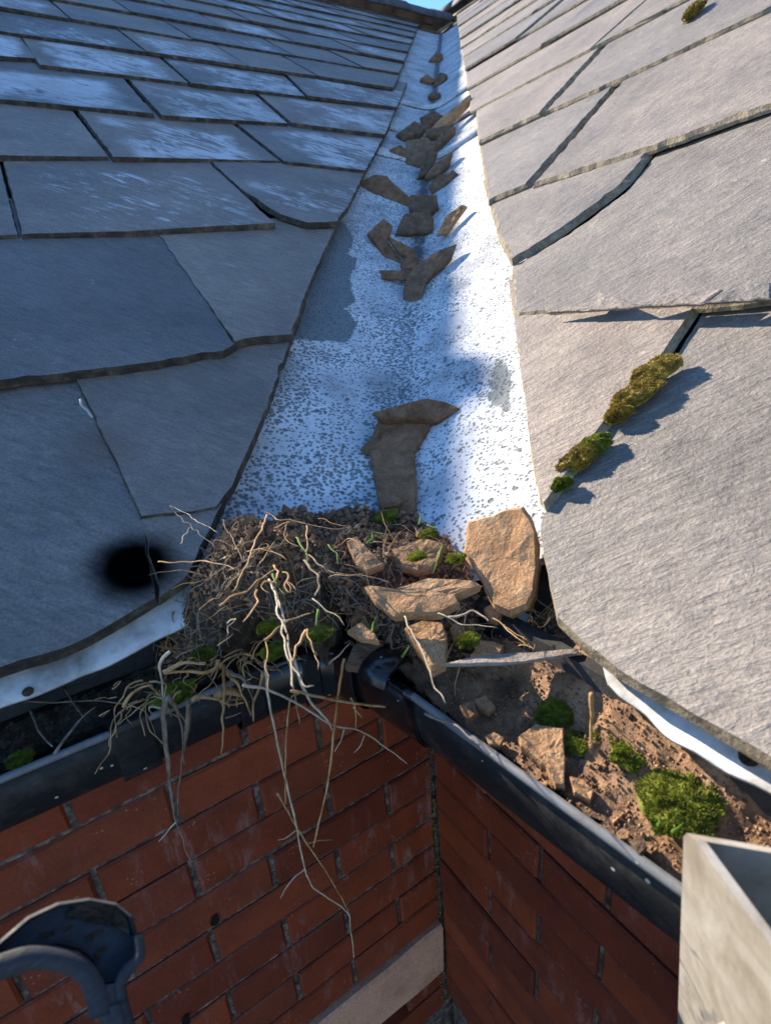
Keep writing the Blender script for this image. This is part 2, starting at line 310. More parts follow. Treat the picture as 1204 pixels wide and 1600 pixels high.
def frag(name, P, th, m, label, cat, group=None, rough=.004, parent=None, dome=.0, grow=1.0):
    """a broken lump: top outline in space, thickness downwards"""
    P = [np.asarray(p, float) for p in P]; c = np.mean(P, 0); P = [c+(p-c)*grow for p in P]; nrm = np.zeros(3)
    for i in range(len(P)): nrm += np.cross(P[i]-c, P[(i+1) % len(P)]-c)
    if nrm[2] < 0: P.reverse(); nrm = -nrm
    nrm /= np.linalg.norm(nrm); size = max(np.linalg.norm(p-c) for p in P)
    pts = resample(P, max(size*.13, .003)); n = len(pts); sd = random.random()*40; vs = []
    fr_ = 5/ max(size, .02)
    def dsp(q, k=1.0): return nrm*(rough*k*(nz(q, fr_*.5, sd)*1.2+nz(q, fr_*1.6, sd)*.8))
    e = []; e0 = []
    for i, p in enumerate(pts):
        e0.append(p*.97+c*.03)
        r = (p-c); l = np.linalg.norm(r)+1e-9; e.append(p+r/l*rough*1.4*nz(p, fr_, sd+9))
    rings = [.25, .5, .75, .95]
    for k in rings:
        for p in e0:
            q = c+(p-c)*k; vs.append(q+dsp(q)+nrm*dome*(1-k*k))
    for p in e: vs.append(p-nrm*th*.22+dsp(p, .6))
    for p in e: q = c+(p-c)*(.98+.06*nz(p, fr_, sd+3)); vs.append(q-nrm*th*.75)
    for p in e: q = c+(p-c)*.86; vs.append(q-nrm*th)
    ci = len(vs); vs.append(c+dsp(c)+nrm*dome); bi = len(vs); vs.append(c-nrm*th); fs = []
    for i in range(n):
        j = (i+1) % n; fs.append((ci, i, j)); fs.append((bi, 6*n+j, 6*n+i))
        for r in range(6): fs.append((r*n+i, (r+1)*n+i, (r+1)*n+j, r*n+j))
    o = build(name, vs, fs, m, parent)
    if parent is None: setp(o, label, cat, group)
    return o
def moss(P0, nrm, rx, ry, hz, m, label, group, ax=None, n=900, blade=.006, name='moss_clump', cat='moss'):
    P0 = np.asarray(P0, float); nrm = np.asarray(nrm, float); nrm = nrm/np.linalg.norm(nrm)
    ax = np.asarray(ax if ax is not None else (1, 0, 0), float); ax = ax-nrm*(ax@nrm); ax /= np.linalg.norm(ax); ay = np.cross(nrm, ax); mb = MB(); sd = random.random()*60
    K, J = 18, 7; vs = []
    def surf(th, ph):
        k = 1+.36*noise.noise(Vector((math.cos(th)*1.6+sd, math.sin(th)*1.6, ph*1.2)))+.16*noise.noise(Vector((math.cos(th)*5+sd, math.sin(th)*5, ph*4)))
        return P0+ax*rx*k*math.cos(th)*math.cos(ph)+ay*ry*k*math.sin(th)*math.cos(ph)+nrm*(hz*k*math.sin(ph)-.002)
    for j in range(J):
        for i in range(K): vs.append(surf(2*math.pi*i/K, .5*math.pi*j/J*.98-.12))
    vs.append(surf(0, math.pi/2)); fs = []
    for j in range(J-1):
        for i in range(K): fs.append((j*K+i, j*K+(i+1) % K, (j+1)*K+(i+1) % K, (j+1)*K+i))
    for i in range(K): fs.append(((J-1)*K+i, (J-1)*K+(i+1) % K, J*K))
    mb.add(vs, fs)
    for _ in range(n):
        th = random.uniform(0, 2*math.pi); ph = math.asin(random.uniform(0, 1)); p = surf(th, ph); d = (p-P0)/max(rx, ry)+nrm*.5; d /= np.linalg.norm(d)+1e-9
        d = d+A(*[random.gauss(0, .45) for _ in range(3)]); d /= np.linalg.norm(d); l = blade*random.uniform(.5, 1.25); s = np.cross(d, A(*[random.gauss(0, 1) for _ in range(3)])); s /= np.linalg.norm(s)+1e-9; s *= blade*.16
        mb.add([p-s-d*.002, p+s-d*.002, p+d*l*.6+s*.9, p+d*l, p+d*l*.6-s*.9], [(0, 1, 2, 3, 4)])
    o = mb.build(name, m); setp(o, label, cat, group); return o
def stem(P, r0, r1, m, label, name='dead_grass_stem', cat='grass stem', group=None, parent=None, wob=.0012, flat=1.0, k=6, sides=5, twigs=(), rfun=None):
    def path(Q):
        c = catmull(Q, k); s = random.random()*50
        return [p+A(nz(p, 60, s), nz(p, 60, s+5), nz(p, 60, s+11))*wob for p in c]
    mb = MB(); mb.tube(path(P), r0, r1, sides, flat, rfun)
    for T in twigs: mb.tube(path(T), r0*.75, r0*.3, 4)
    o = mb.build(name, m, parent, True)
    if parent is None: setp(o, label, cat, group)
    return o
# ================================================================== large structure
mb = MB(); S_ = 600.0
mb.add([(-S_, -S_, -3.2), (S_, -S_, -3.2), (S_, S_, -3.2), (-S_, S_, -3.2)], [(0, 1, 2, 3)])
setp(mb.build('ground', M['ground']), kind='structure')
# ---- brick walls
def bricks(parent, F, rows, xmax, skip=None):
    """F maps (along, up, out) to space; rows = (z0, first_joint)"""
    base = {}
    for z0, fj in rows:
        edges = [.004]+[fj+.225*k for k in range(int((xmax-fj)/.225)+2)]
        for k in range(len(edges)-1):
            a, b = edges[k]+(.0038 if k else 0), edges[k+1]-.0038
            if skip and skip(a, b, z0): continue
            L = round(b-a, 3); key = (L, random.randint(0, 2))
            if key not in base:
                mbk = MB(); hx, hz, d = L/2, .0346, .05; sd = random.random()*9; vs = []
                ring = [(-hx, -hz), (-hx*.33, -hz), (hx*.33, -hz), (hx, -hz), (hx, 0), (hx, hz), (hx*.33, hz), (-hx*.33, hz), (-hx, hz), (-hx, 0)]
                def j(v): return .0022*noise.noise(Vector((v[0]*30+sd, v[1]*30, sd)))
                for (x, z) in ring: vs.append((x*(1-.004/hx)+j((x, z)), z*(1-.0035/hz)+j((z, x)), .0))
                for (x, z) in ring: vs.append((x+j((x+3, z)), z+j((z, x+4)), -.004))
                for (x, z) in ring: vs.append((x, z, -d))
                n = len(ring); fs = [tuple(range(n))]+[(r*n+i, (r+1)*n+i, (r+1)*n+(i+1) % n, r*n+(i+1) % n) for r in (0, 1) for i in range(n)]
                base[key] = (vs, fs)
                ws = [F(x, z, h)-F(0, 0, 0) for x, z, h in vs]
                me = bpy.data.meshes.new('brick'); me.from_pydata([tuple(q) for q in ws], [], fs); me.materials.append(M['brick']); me.update()
                bm = bmesh.new(); bm.from_mesh(me); bmesh.ops.recalc_face_normals(bm, faces=bm.faces); bm.to_mesh(me); bm.free(); base[key] = me
            o = bpy.data.objects.new('brick', base[key]); COL.objects.link(o); o.parent = parent
            o.location = Vector(F((a+b)/2, z0+.0375+random.uniform(-.0012, .0012), random.uniform(-.0015, .0025)))-Vector(parent.location)
wl = empty('brick_wall', (-.5, 0, -3.2)); setp(wl, 'dark red brick wall on the left with cream lintel, below the shaded gutter', 'wall')
FWL = lambda s, z, h: A(-s, -h, z)
bricks(wl, FWL, [(-.0772*i if i > 0 else -.075*i, .104 if i % 2 else .217) for i in range(-3, 11)], 1.5, lambda a, b, z0: (z0 < -.50 and (z0 > -.64 or a > .05)))
mb = MB(); mb.box((-.74, .113, -.165), 1.92, .214, .91); mb.box((.06, .113, -1.91), .32, .214, 2.58)
mb.box((-.6, .2, -1.91), 1.0, .04, 2.58); mb.box((-1.4, .113, -1.91), .6, .214, 2.58); mb.build('mortar_core', M['mortar'], wl)
mb = MB(); n = 22; vs = []                                               # lintel with worn, chipped end
for k, (y, z) in enumerate([(-.006, -.470), (-.012, -.476), (-.012, -.618), (-.006, -.628), (.05, -.628), (.05, -.470)]):
    for i in range(n):
        x = -.006-.95*i/(n-1); e = .008*nz((x*9, z*30, 1), 1.0); vs.append((x if i else x-.014*abs(nz((1, z*40, 2))), y, z+e*(1 if i < 4 else .3)))
fs = [(k*n+i, k*n+i+1, ((k+1) % 6)*n+i+1, ((k+1) % 6)*n+i) for k in range(6) for i in range(n-1)]+[tuple(k*n for k in range(6)), tuple(k*n+n-1 for k in reversed(range(6)))]
mb.add(vs, fs); mb.build('lintel', M['lintel'], wl)
for hx_, hz_ in (([(-0.432,-0.0575)][0]), ([(-0.5098,-0.2228)][0])):
    K = 11; rim_ = [(hx_+.007*math.cos(k*2*math.pi/K)*(1+.4*nz((k, hx_, 1))), hz_+.010*math.sin(k*2*math.pi/K)*(1+.4*nz((k, hz_, 5)))) for k in range(K)]
    vs = [(x, -.0042, z) for x, z in rim_]+[(hx_+(x-hx_)*.8, -.0030, hz_+(z-hz_)*.8) for x, z in rim_]; build('drill_hole', vs, [tuple(range(K, 2*K))]+[(k, (k+1) % K, K+(k+1) % K, K+k) for k in range(K)], M['hole'], wl)
wf = empty('window'); wf.parent = wl; wf.location = Vector((-.5, .07, -1.1))-wl.location
mb = MB(); mb.box((-.135, .06, -1.2), .05, .06, 1.15); mb.box((-.55, .06, -.655), .78, .06, .05); mb.build('window_frame', M['frame'], wf)
mb = MB(); mb.box((-.19, .065, -1.2), .035, .05, 1.08); mb.box((-.55, .065, -.70), .7, .05, .035); mb.build('sash', M['frame'], wf)
gm, gt, gp = newmat('window_glass'); gp.inputs['Base Color'].default_value = (.03, .035, .04, 1); gp.inputs['Roughness'].default_value = .06
mb = MB(); mb.box((-.56, .085, -1.22), .72, .006, 1.05); mb.build('pane', gm, wf)
wr = empty('brick_wall', (0, -.5, -3.2)); setp(wr, 'darker brick wall on the right, below the sunlit gutter full of soil', 'wall')
FWR = lambda s, z, h: A(-h, -s, z)
bricks(wr, FWR, [(.029-.075*i, (.149 if i % 2 == 0 else .262)) for i in range(-1, 11)], 1.1)
mb = MB(); mb.box((.113, -.665, -1.515), .214, 1.29, 3.37); mb.build('mortar_core', M['mortar'], wr)
# ---- roof decks (both pitches of each roof) and fascias
def xval(y): return -.068+.8620*y
YR = 6.5; XR = (YR+.068/.862)*.862-.068
rl = empty('slate_roof', (-1, 0, ZL)); setp(rl, 'shaded blue-grey slate roof left of the valley, pale scuffs on its slates', 'roof')
rr = empty('slate_roof', (.5, -.6, ZR)); setp(rr, 'sunlit warm grey slate roof right of the valley with mossy joints', 'roof')
def slabpoly(P, dn, name, m, parent):
    n = len(P); P = [np.asarray(p, float) for p in P]; vs = P+[p+A(0, 0, -dn) for p in P]
    build(name, vs, [tuple(range(n)), tuple(reversed(range(n, 2*n)))]+[(i, n+i, n+(i+1) % n, (i+1) % n) for i in range(n)], m, parent)
sRl = YR/cL
slabpoly([fp(FL, -9, .06, -.034), fp(FL, xval(.06*cL), .06, -.034), fp(FL, xval(YR), sRl, -.034), fp(FL, -9, sRl, -.034)], .05, 'deck', M['deck'], rl)
zr_ = ZL+sRl*sL
slabpoly([(-9, YR, zr_-.014), (XR, YR, zr_-.014), (XR, YR*2, ZL), (-9, YR*2, ZL)], .05, 'back_slope', M['slate'], rl)
XRr = 6.0; sRr = XRr/cR
slabpoly([fp(FRR, .0, -9, -.034), fp(FRR, sRr, -9, -.034), fp(FRR, sRr, YR+.3, -.034), fp(FRR, .0, .08, -.034)], .05, 'deck', M['deck'], rr)
zr2 = ZR+sRr*sR
slabpoly([(XRr, -9, zr2-.014), (XRr*2, -9, ZR), (XRr*2, 16, ZR), (XRr, 16, zr2-.014)], .05, 'back_slope', M['slate'], rr)
slabpoly([fp(FRR, sRr, YR+.2, -.034), fp(FRR, sRr, 16, -.034), fp(FRR, sRr*.7, 16, -.034), fp(FRR, sRr*.7, YR+.2, -.034)], .05, 'upper_deck', M['deck'], rr)
mb = MB(); mb.box((-4.6, .062, .345), 8.9, .018, .15); mb.build('fascia', M['wood'], rl)
mb = MB(); mb.box((-.045, -4.6, .36), .016, 9.0, .16); mb.box((-.02, -4.6, .19), .06, 9.0, .012); mb.build('fascia', M['wood'], rr)
# ---- slates of the left roof: the near ones as they lie
SLATES_L = [
 (([(-0.6765,0.4943),(-0.3522,0.5317),(-0.36,0.3551),(-0.3626,0.1755),(-0.3743,0.1642),(-0.3864,0.107),(-0.3974,0.0338),(-0.4552,0.0172),(-0.5036,0.006),(-0.563,0.0092),(-0.667,0.009)],0.0075), dict(ext=.1, jit=.006, worn=.01)),
 (([(-0.3782,0.2648),(-0.1937,0.283),(-0.2682,0.1546),(-0.3183,0.0924),(-0.3557,0.0471),(-0.3955,0.0322),(-0.3872,0.1065),(-0.38,0.1733)],0.0397), dict(ext=.05, jit=.006, worn=.01)),
 (([(-0.3873,0.5191),(0.0237,0.5483),(-0.0666,0.4189),(-0.173,0.2717),(-0.2406,0.1858),(-0.2769,0.1515),(-0.3124,0.1555),(-0.3783,0.1692)],0.1535), dict(rise=.0, jit=.005, worn=.01)),
 (([(-0.6939,1.1044),(-0.0728,1.1326),(-0.0752,0.8639),(-0.0918,0.5556),(-0.1227,0.5326),(-0.3011,0.5192),(-0.4927,0.5173),(-0.6776,0.5122)],0.5147), dict(rise=.006, jit=.007, worn=.01)),
 (([(-0.0801,1.1288),(0.4788,1.1655),(0.2234,0.8306),(0.0382,0.5657),(-0.0432,0.566),(-0.0913,0.5604)],0.5631), dict(ext=.06, jit=.007, worn=.05, rise=.004)),
 (([(-0.6186,1.5728),(-0.3502,1.5964),(-0.3825,1.0725),(-0.6312,1.0414)],1.0569), dict(worn=.25)),
 (([(-0.3443,1.5956),(0.2486,1.6596),(0.2512,1.1264),(-0.1526,1.0797),(-0.3765,1.071)],1.0753), dict(worn=.42, rise=.003)),
 (([(0.2534,1.6549),(0.8876,1.6771),(0.5734,1.269),(0.4559,1.1334),(0.3497,1.1227),(0.2895,1.1847),(0.2519,1.3908)],1.1281), dict(ext=.06, worn=.5, rise=.006, jit=.009)),
 (([(-0.4818,2.0481),(-0.0631,2.1201),(-0.0664,1.6084),(-0.5146,1.5381)],1.5732), dict(worn=.2)),
 (([(-0.0515,2.1162),(0.5184,2.1162),(0.5185,1.6767),(-0.0582,1.5972)],1.6369), dict(worn=.8, jit=.006)),
 (([(0.5334,2.1206),(1.3242,2.2267),(0.8458,1.6181),(0.5248,1.6634)],1.6407), dict(worn=.75, jit=.006)),
 (([(-0.4388,2.6412),(0.2389,2.6602),(0.2028,2.0864),(-0.4733,2.1038)],2.0951), dict(worn=1.0, jit=.006)),
 (([(0.2559,2.6663),(0.8372,2.6768),(0.7738,2.1575),(0.2269,2.0757)],2.1165), dict(worn=.7)),
 (([(0.8514,2.6797),(1.7562,2.7932),(1.2529,2.1264),(0.7894,2.1594)],2.1429), dict(worn=.6)),
 (([(-0.359,3.1374),(-0.0579,3.2449),(-0.0642,2.7181),(-0.3999,2.5913)],2.6545), dict(worn=.9)),
 (([(-0.0508,3.2442),(0.5364,3.1743),(0.5124,2.6273),(-0.0764,2.6066)],2.617), dict(worn=.8)),
 (([(0.5506,3.18),(1.2321,3.217),(1.1068,2.6663),(0.5167,2.6147)],2.6405), dict(worn=.7)),
 (([(1.2449,3.2192),(2.2357,3.4175),(1.6926,2.6965),(1.1096,2.6508)],2.6736), dict(worn=.6)),
]
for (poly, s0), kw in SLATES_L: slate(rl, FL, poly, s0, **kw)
def filler(parent, F, lst, axis, keep, gauge, lim):
    rows = {}
    for (poly, s0), kw in lst:
        k = round((s0+.06)/gauge); m_ = min(p[axis] for p in poly[2:]); t_ = [p for p in poly[2:] if p[axis] < m_+.05]
        if k not in rows or m_ < rows[k][0]: rows[k] = (m_, min(p[1-axis] for p in t_))
    for k, (m_, ts) in rows.items():
        x = m_+(.05 if k > 0 else -.004)
        while x > lim:
            w_ = random.uniform(.45, .62); a, b = x-w_, x-.003; x -= w_
            P = [(a, ts+gauge), (b, ts+gauge), (b, ts), (a, ts+random.uniform(-.01, .01))] if axis == 0 else [(ts+gauge, a), (ts+gauge, b), (ts, b), (ts+random.uniform(-.01, .01), a)]
            slate(parent, F, P, ts, ext=.14, worn=keep, step=.06, jit=.007, rise=-.012 if k > 0 else 0)
filler(rl, FL, [e for e in SLATES_L if len(e[0][0]) != 8 or e[0][1] > .4], 0, .15, GA, -2.2)
def worn_l(): return random.choice((.05, .3, .5, .7, .0, .2, .6))
# courses above, laid in staggered widths up to the ridge
s = 3.12; row = 0
while s < sRl-.15:
    y1 = s*cL; xe = xval(y1)-.31; x = xe-random.uniform(.25, .55); xs = [xe]
    xmin = -2.2
    while x > xmin: xs.append(x); x -= random.uniform(.42, .66)
    tl = .018
    for k in range(len(xs)-1):
        b, a = xs[k]-.003, xs[k+1]+.003; e = min(GA, sRl-s+.0)
        ts = s+tl*((a+b)/2); xt = b if k else b+.862*GA*cL
        slate(rl, FL, [(a+random.uniform(-.01, .01), ts+e), (xt, ts+e), (b, ts+random.uniform(-.008, .008)), (a, ts+random.uniform(-.01, .01))], ts, ext=.16 if s < sRl-1 else .0, worn=worn_l(), step=.09, jit=.008, rise=random.uniform(0, .007))
    s += GA-.004; row += 1
# ---- slates of the right roof
SLATES_R = [
 (([(0.4602,0.1538),(0.4669,-0.2015),(0.3791,-0.2127),(0.2207,-0.2147),(0.066,-0.2253),(0.0771,-0.2086),(0.1304,-0.1538),(0.2749,-0.0195)],0.0715), dict(jit=.004, worn=0, ext=.12, rise=.009, chf=.003)),
 (([(0.4776,-0.2041),(0.4856,-0.4981),(-0.086,-0.6907),(-0.0751,-0.5409),(-0.0736,-0.4822),(-0.0723,-0.411),(-0.065,-0.3673),(-0.0532,-0.3262),(-0.0191,-0.29),(0.0435,-0.2284),(0.059,-0.2224),(0.216,-0.2162),(0.3632,-0.2206)],-0.0805), dict(jit=.004, worn=0, ext=.12, rise=.0, chf=.0028)),
 (([(0.9539,0.6443),(1.0138,0.1852),(0.8942,0.1657),(0.8558,0.1719),(0.7235,0.2163),(0.626,0.2853),(0.7317,0.413)],0.6746), dict(worn=0, jit=.005, rise=.009)),
 (([(1.0311,0.1896),(1.1496,-0.2662),(0.4751,-0.4997),(0.4616,-0.2998),(0.4575,-0.2176),(0.4539,-0.1225),(0.4477,-0.0083),(0.4458,0.1292),(0.4905,0.1815),(0.626,0.2927),(0.7268,0.2132),(0.8588,0.1667)],0.4467), dict(worn=.0, jit=.008, rise=.004, lean=.0, step=.015)),
 (([(1.5087,1.1849),(1.6267,0.6323),(0.9829,0.5193),(0.9454,0.6341)],0.9641), dict(worn=0, jit=.006, rise=.010)),
 (([(1.6181,0.6114),(1.768,0.0072),(1.1121,-0.2618),(1.0495,-0.0356),(1.0031,0.1675),(0.9731,0.4956)],0.9881), dict(worn=0, jit=.007, rise=.010, step=.018)),
 (([(1.9924,1.6402),(2.2079,1.0274),(1.5184,0.8837),(1.4727,1.1457)],1.4955), dict(worn=0, jit=.006, rise=.010)),
 (([(2.1967,1.006),(2.4652,0.3793),(1.6868,0.0017),(1.6368,0.2284),(1.5539,0.5752),(1.5138,0.8657)],1.5338), dict(worn=0, jit=.007, rise=.006, step=.018)),
]
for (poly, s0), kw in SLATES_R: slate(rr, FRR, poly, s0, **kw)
filler(rr, FRR, SLATES_R, 1, 0.0, .51, -2.4)
def yval(sx): return (sx*cR+.068)/.862
s = 1.93; row = 0
while s < sRr-.1:
    ye = yval(s)-.335; y = ye-random.uniform(.25, .6); ys = [ye]
    while y > -2.4: ys.append(y); y -= random.uniform(.45, .7)
    e = min(.5, sRr-s)
    for k in range(len(ys)-1):
        b, a = ys[k]-.003, ys[k+1]+.003; ts = s-.2*((a+b)/2-ye); dlt = .2*(b-a)/2; bt = b if k else b+.5*cR/.862
        slate(rr, FRR, [(ts+e+dlt, a), (ts+e-dlt, bt), (ts-dlt+random.uniform(-.006, .006), b), (ts+dlt+random.uniform(-.006, .006), a)], ts, ext=.16 if s < sRr-1 else 0, worn=0.0, step=.07, jit=.008, rise=random.uniform(0, .012))
    s += .497; row += 1
# delaminated flakes along the ragged tail of one sunlit slate
for k, P in enumerate([[(0.3226,0.0397,0.7748),(0.3275,-0.1383,0.778),(0.3512,-0.0772,0.7937)], [(0.3246,-0.1297,0.7785),(0.3255,-0.2332,0.7791),(0.3506,-0.2432,0.7957),(0.3464,-0.1747,0.7929)], [(0.3267,-0.2325,0.7799),(0.3286,-0.3126,0.7812),(0.357,-0.2973,0.7999),(0.3539,-0.2576,0.7979)], [(0.3227,-0.0337,0.7749),(0.3257,-0.1239,0.7768),(0.3633,-0.0382,0.8017)]]):
    frag('slate_flake', P, .006, M['slate'], None, None, None, .0015, rr)
# ---- ridge tiles
def ridge_tile(parent, a, b, r=.185):
    a, b = np.asarray(a, float), np.asarray(b, float); t = b-a; t /= np.linalg.norm(t); sd = np.cross(t, A(0, 0, 1)); vs = []; K = 10
    for p in (a, b):
        for rad in (r, r-.02):
            for i in range(K+1):
                th = math.pi*(i/K)*.86+math.pi*.07; vs.append(p+sd*math.cos(th)*rad*1.15+A(0, 0, 1)*(math.sin(th)*rad-.02))
    n = K+1; fs = []
    for i in range(K): fs += [(i, 2*n+i, 2*n+i+1, i+1), (n+i, n+i+1, 3*n+i+1, 3*n+i), (i, i+1, n+i+1, n+i), (2*n+i, 3*n+i, 3*n+i+1, 2*n+i+1)]
    fs += [(0, n, 3*n, 2*n), (K, 2*n+K, 3*n+K, n+K)]
    build('ridge_tile', vs, fs, M['ridge'], parent, True)
x = -6.0
while x < XR-.2:
    ridge_tile(rl, (x, YR, zr_+.02+random.uniform(-.004, .004)), (min(x+.47, XR+.0), YR, zr_+.02+random.uniform(-.004, .004)), .185+random.uniform(-.004, .014)); x += .452
ridge_tile(rl, (-1.435, YR, zr_+.02), (-1.345, YR, zr_+.02), .24)  # short taller piece added out of view to cast the bump in the valley shadow
y = -2.0
while y < 10:
    ridge_tile(rr, (XRr, y, zr2+.01), (XRr, y+.44, zr2+.01+random.uniform(-.004, .004))); y += .452
# ---- the lined valley
vg = empty('valley_gutter', tuple(V0)); setp(vg, 'white coated valley gutter speckled with dark lichen between the two slate roofs', 'valley gutter')
def vpt(l, w):
    r = .05; a = math.sqrt(w*w+r*r)-r*.75
    return V0+VD*l+(TLW if w < 0 else TRW)*abs(w)+(A(0, 0, 1)*(a-abs(w)+r*.25)*.55)
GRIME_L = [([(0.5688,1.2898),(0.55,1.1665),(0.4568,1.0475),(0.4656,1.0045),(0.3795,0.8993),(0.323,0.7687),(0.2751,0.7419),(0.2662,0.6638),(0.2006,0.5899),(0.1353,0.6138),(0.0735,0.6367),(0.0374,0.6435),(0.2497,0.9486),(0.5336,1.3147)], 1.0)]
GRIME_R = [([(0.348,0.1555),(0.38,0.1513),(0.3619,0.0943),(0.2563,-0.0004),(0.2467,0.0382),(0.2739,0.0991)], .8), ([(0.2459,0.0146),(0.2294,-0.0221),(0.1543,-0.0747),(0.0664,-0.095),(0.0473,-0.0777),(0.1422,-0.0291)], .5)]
rV = np.array([VD[1], -VD[0], 0]); rV /= np.linalg.norm(rV); nV = np.cross(rV, VD)
def inpoly(p, P):
    c = False; j = len(P)-1
    for i in range(len(P)):
        if (P[i][1] > p[1]) != (P[j][1] > p[1]) and p[0] < (P[j][0]-P[i][0])*(p[1]-P[i][1])/(P[j][1]-P[i][1])+P[i][0]: c = not c
        j = i
    return c
def pdist(p, P):
    best = 9; p = A(*p)
    for i in range(len(P)):
        a, b = A(*P[i]), A(*P[(i+1) % len(P)]); t = max(0, min(1, (p-a)@(b-a)/((b-a)@(b-a)+1e-12))); best = min(best, np.linalg.norm(p-a-(b-a)*t))
    return best
ws = np.concatenate([np.linspace(-.38, -.10, 22), np.linspace(-.09, .09, 25), np.linspace(.10, .38, 22)]); Lmax = 8.6
vs, gr, gc = [], [], []
ts = np.concatenate([np.linspace(0, .14, 130)[:-1], np.linspace(.14, 1, 110)]); nl = len(ts)
for w_ in ws:
    if w_ < 0: l0 = (-.035-V0[1]-abs(w_)*TLW[1])/VD[1]
    else: l0 = (-.055-V0[0]-abs(w_)*TRW[0])/VD[0]
    l0 = max(l0, -.22)
    for t_ in ts:
        l = l0+(Lmax-l0)*t_; p = vpt(l, w_); q = p-V0
        p = p+A(0, 0, 1)*(.007*nz(p, 4.5)+.004*nz(p, 13)+.0016*nz(p, 34)); vs.append(p)
        F_ = FL if w_ < 0 else FRR; q = p-F_[0]; u = (q@F_[1], q@F_[2]); v_ = 0.0
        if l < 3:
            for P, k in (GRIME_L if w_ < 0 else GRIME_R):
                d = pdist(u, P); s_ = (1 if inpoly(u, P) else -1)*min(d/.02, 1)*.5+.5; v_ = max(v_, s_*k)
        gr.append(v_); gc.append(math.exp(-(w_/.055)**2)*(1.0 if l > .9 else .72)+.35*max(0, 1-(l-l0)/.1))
fs = [(i*nl+j, (i+1)*nl+j, (i+1)*nl+j+1, i*nl+j+1) for i in range(len(ws)-1) for j in range(nl-1)]
vo = build('lining', vs, fs, M['valley'], vg, True)
ls_ = [1.0 if w_ < .02 else -.6 for w_ in ws for t_ in ts]
for nm, dat in (('grime', gr), ('centre', gc), ('leftside', ls_)):
    a_ = vo.data.attributes.new(nm, 'FLOAT', 'POINT'); a_.data.foreach_set('value', dat)
# laps of the lining higher up and the mortar bead along the slate edges
for l_ in (2.2, 2.75, 3.5):
    V_ = []; 
    for w_ in np.linspace(-.3, .3, 30):
        for dl, dh in ((0, .004), (.004, .016), (.12, .012)): V_.append(vpt(l_+dl+.03*nz((w_*5, l_, 0)), w_)+nV*dh)
    fs = [(i*3+k, (i+1)*3+k, (i+1)*3+k+1, i*3+k+1) for i in range(29) for k in (0, 1)]
    o_ = build('lap', V_, fs, M['valley'], vg, True)
# flashings at the foot of each pitch
def strip(name, inner, outer, m, parent, thick=.003, label=None, curl=.0, nrm=None, wav=.0):
    inner = list(inner)+[A(*inner[-1])+(A(*inner[-1])-A(*inner[-2]))*4]; outer = list(outer)+[A(*outer[-1])+(A(*outer[-1])-A(*outer[-2]))*4]
    I = catmull(inner, 8); O = catmull(outer, 8); n = min(len(I), len(O)); K = 6; vs = []
    for i in range(n):
        for k in range(K+1):
            t = k/K; p = I[i]*(1-t)+O[i]*t; vs.append(p+A(0, 0, 1)*(wav*nz(p, 25)*t-curl*t*t*t))
    m_ = len(vs); vs += [v-A(0, 0, thick) for v in vs]; w1 = K+1; fs = []
    for i in range(n-1):
        for k in range(K): fs += [(i*w1+k, (i+1)*w1+k, (i+1)*w1+k+1, i*w1+k+1), (m_+i*w1+k, m_+i*w1+k+1, m_+(i+1)*w1+k+1, m_+(i+1)*w1+k)]
        fs.append((i*w1+K, (i+1)*w1+K, m_+(i+1)*w1+K, m_+i*w1+K)); fs.append((i*w1, m_+i*w1, m_+(i+1)*w1, (i+1)*w1))
    return build(name, vs, fs, m, parent, True)
fR = strip('eaves_flashing', [(-0.0304,-0.3458,0.4697),(-0.0316,-0.3737,0.4689),(-0.0264,-0.4054,0.4723),(-0.0265,-0.4557,0.4723),(-0.0299,-0.5175,0.4701),(-0.035,-0.6321,0.4667)], [(-0.0624,-0.3899,0.4486),(-0.066,-0.4054,0.4462),(-0.0679,-0.4315,0.4449),(-0.0736,-0.4687,0.4412),(-0.0713,-0.5399,0.4427),(-0.069,-0.6446,0.4442)], M['flashing'], None, curl=.004, wav=.010)
setp(fR, 'bright white metal flashing strip under the sunlit slates, dipping to the right gutter', 'flashing')
fLs = strip('eaves_flashing', [(-0.2893,0.1239,0.5152),(-0.3527,0.0908,0.4963),(-0.4031,0.0788,0.4895),(-0.4985,0.0601,0.4788),(-0.566,0.054,0.4754),(-0.7059,0.048,0.4719)], [(-0.3176,0.052,0.4742),(-0.3566,0.0134,0.4522),(-0.4244,0.0006,0.445),(-0.4944,-0.0083,0.4399),(-0.573,-0.0084,0.4398),(-0.7066,-0.0074,0.4404)], M['flashing'], None, curl=.003, wav=.004)
setp(fLs, 'dirty white metal flashing strip under the lowest shaded slate above left gutter', 'flashing')
def nail(P, nrm, r, parent, name='nail_hole'):
    P = np.asarray(P, float); nrm = np.asarray(nrm, float); ax = np.cross(nrm, A(.2, .9, .1)); ax /= np.linalg.norm(ax); ay = np.cross(nrm, ax); mb = MB()
    vs = [P+nrm*.0035+ax*r*math.cos(k*.5236)+ay*r*math.sin(k*.5236) for k in range(12)]+[P+nrm*.0045+.55*(ax*r*math.cos(k*.5236)+ay*r*math.sin(k*.5236)) for k in range(12)]
    mb.add(vs, [tuple(range(12, 24))]+[(k, (k+1) % 12, 12+(k+1) % 12, 12+k) for k in range(12)]); mb.build(name, M['soil'], parent)
nail([(-0.0609,-0.5189,0.4495)][0], FRR[3], .008, fR, 'nail_hole_disc'); nail([(-0.5489,-0.0082,0.4399)][0], FL[3], .006, fLs, 'nail_hole_disc')  # dark discs standing in for the holes in the flashings
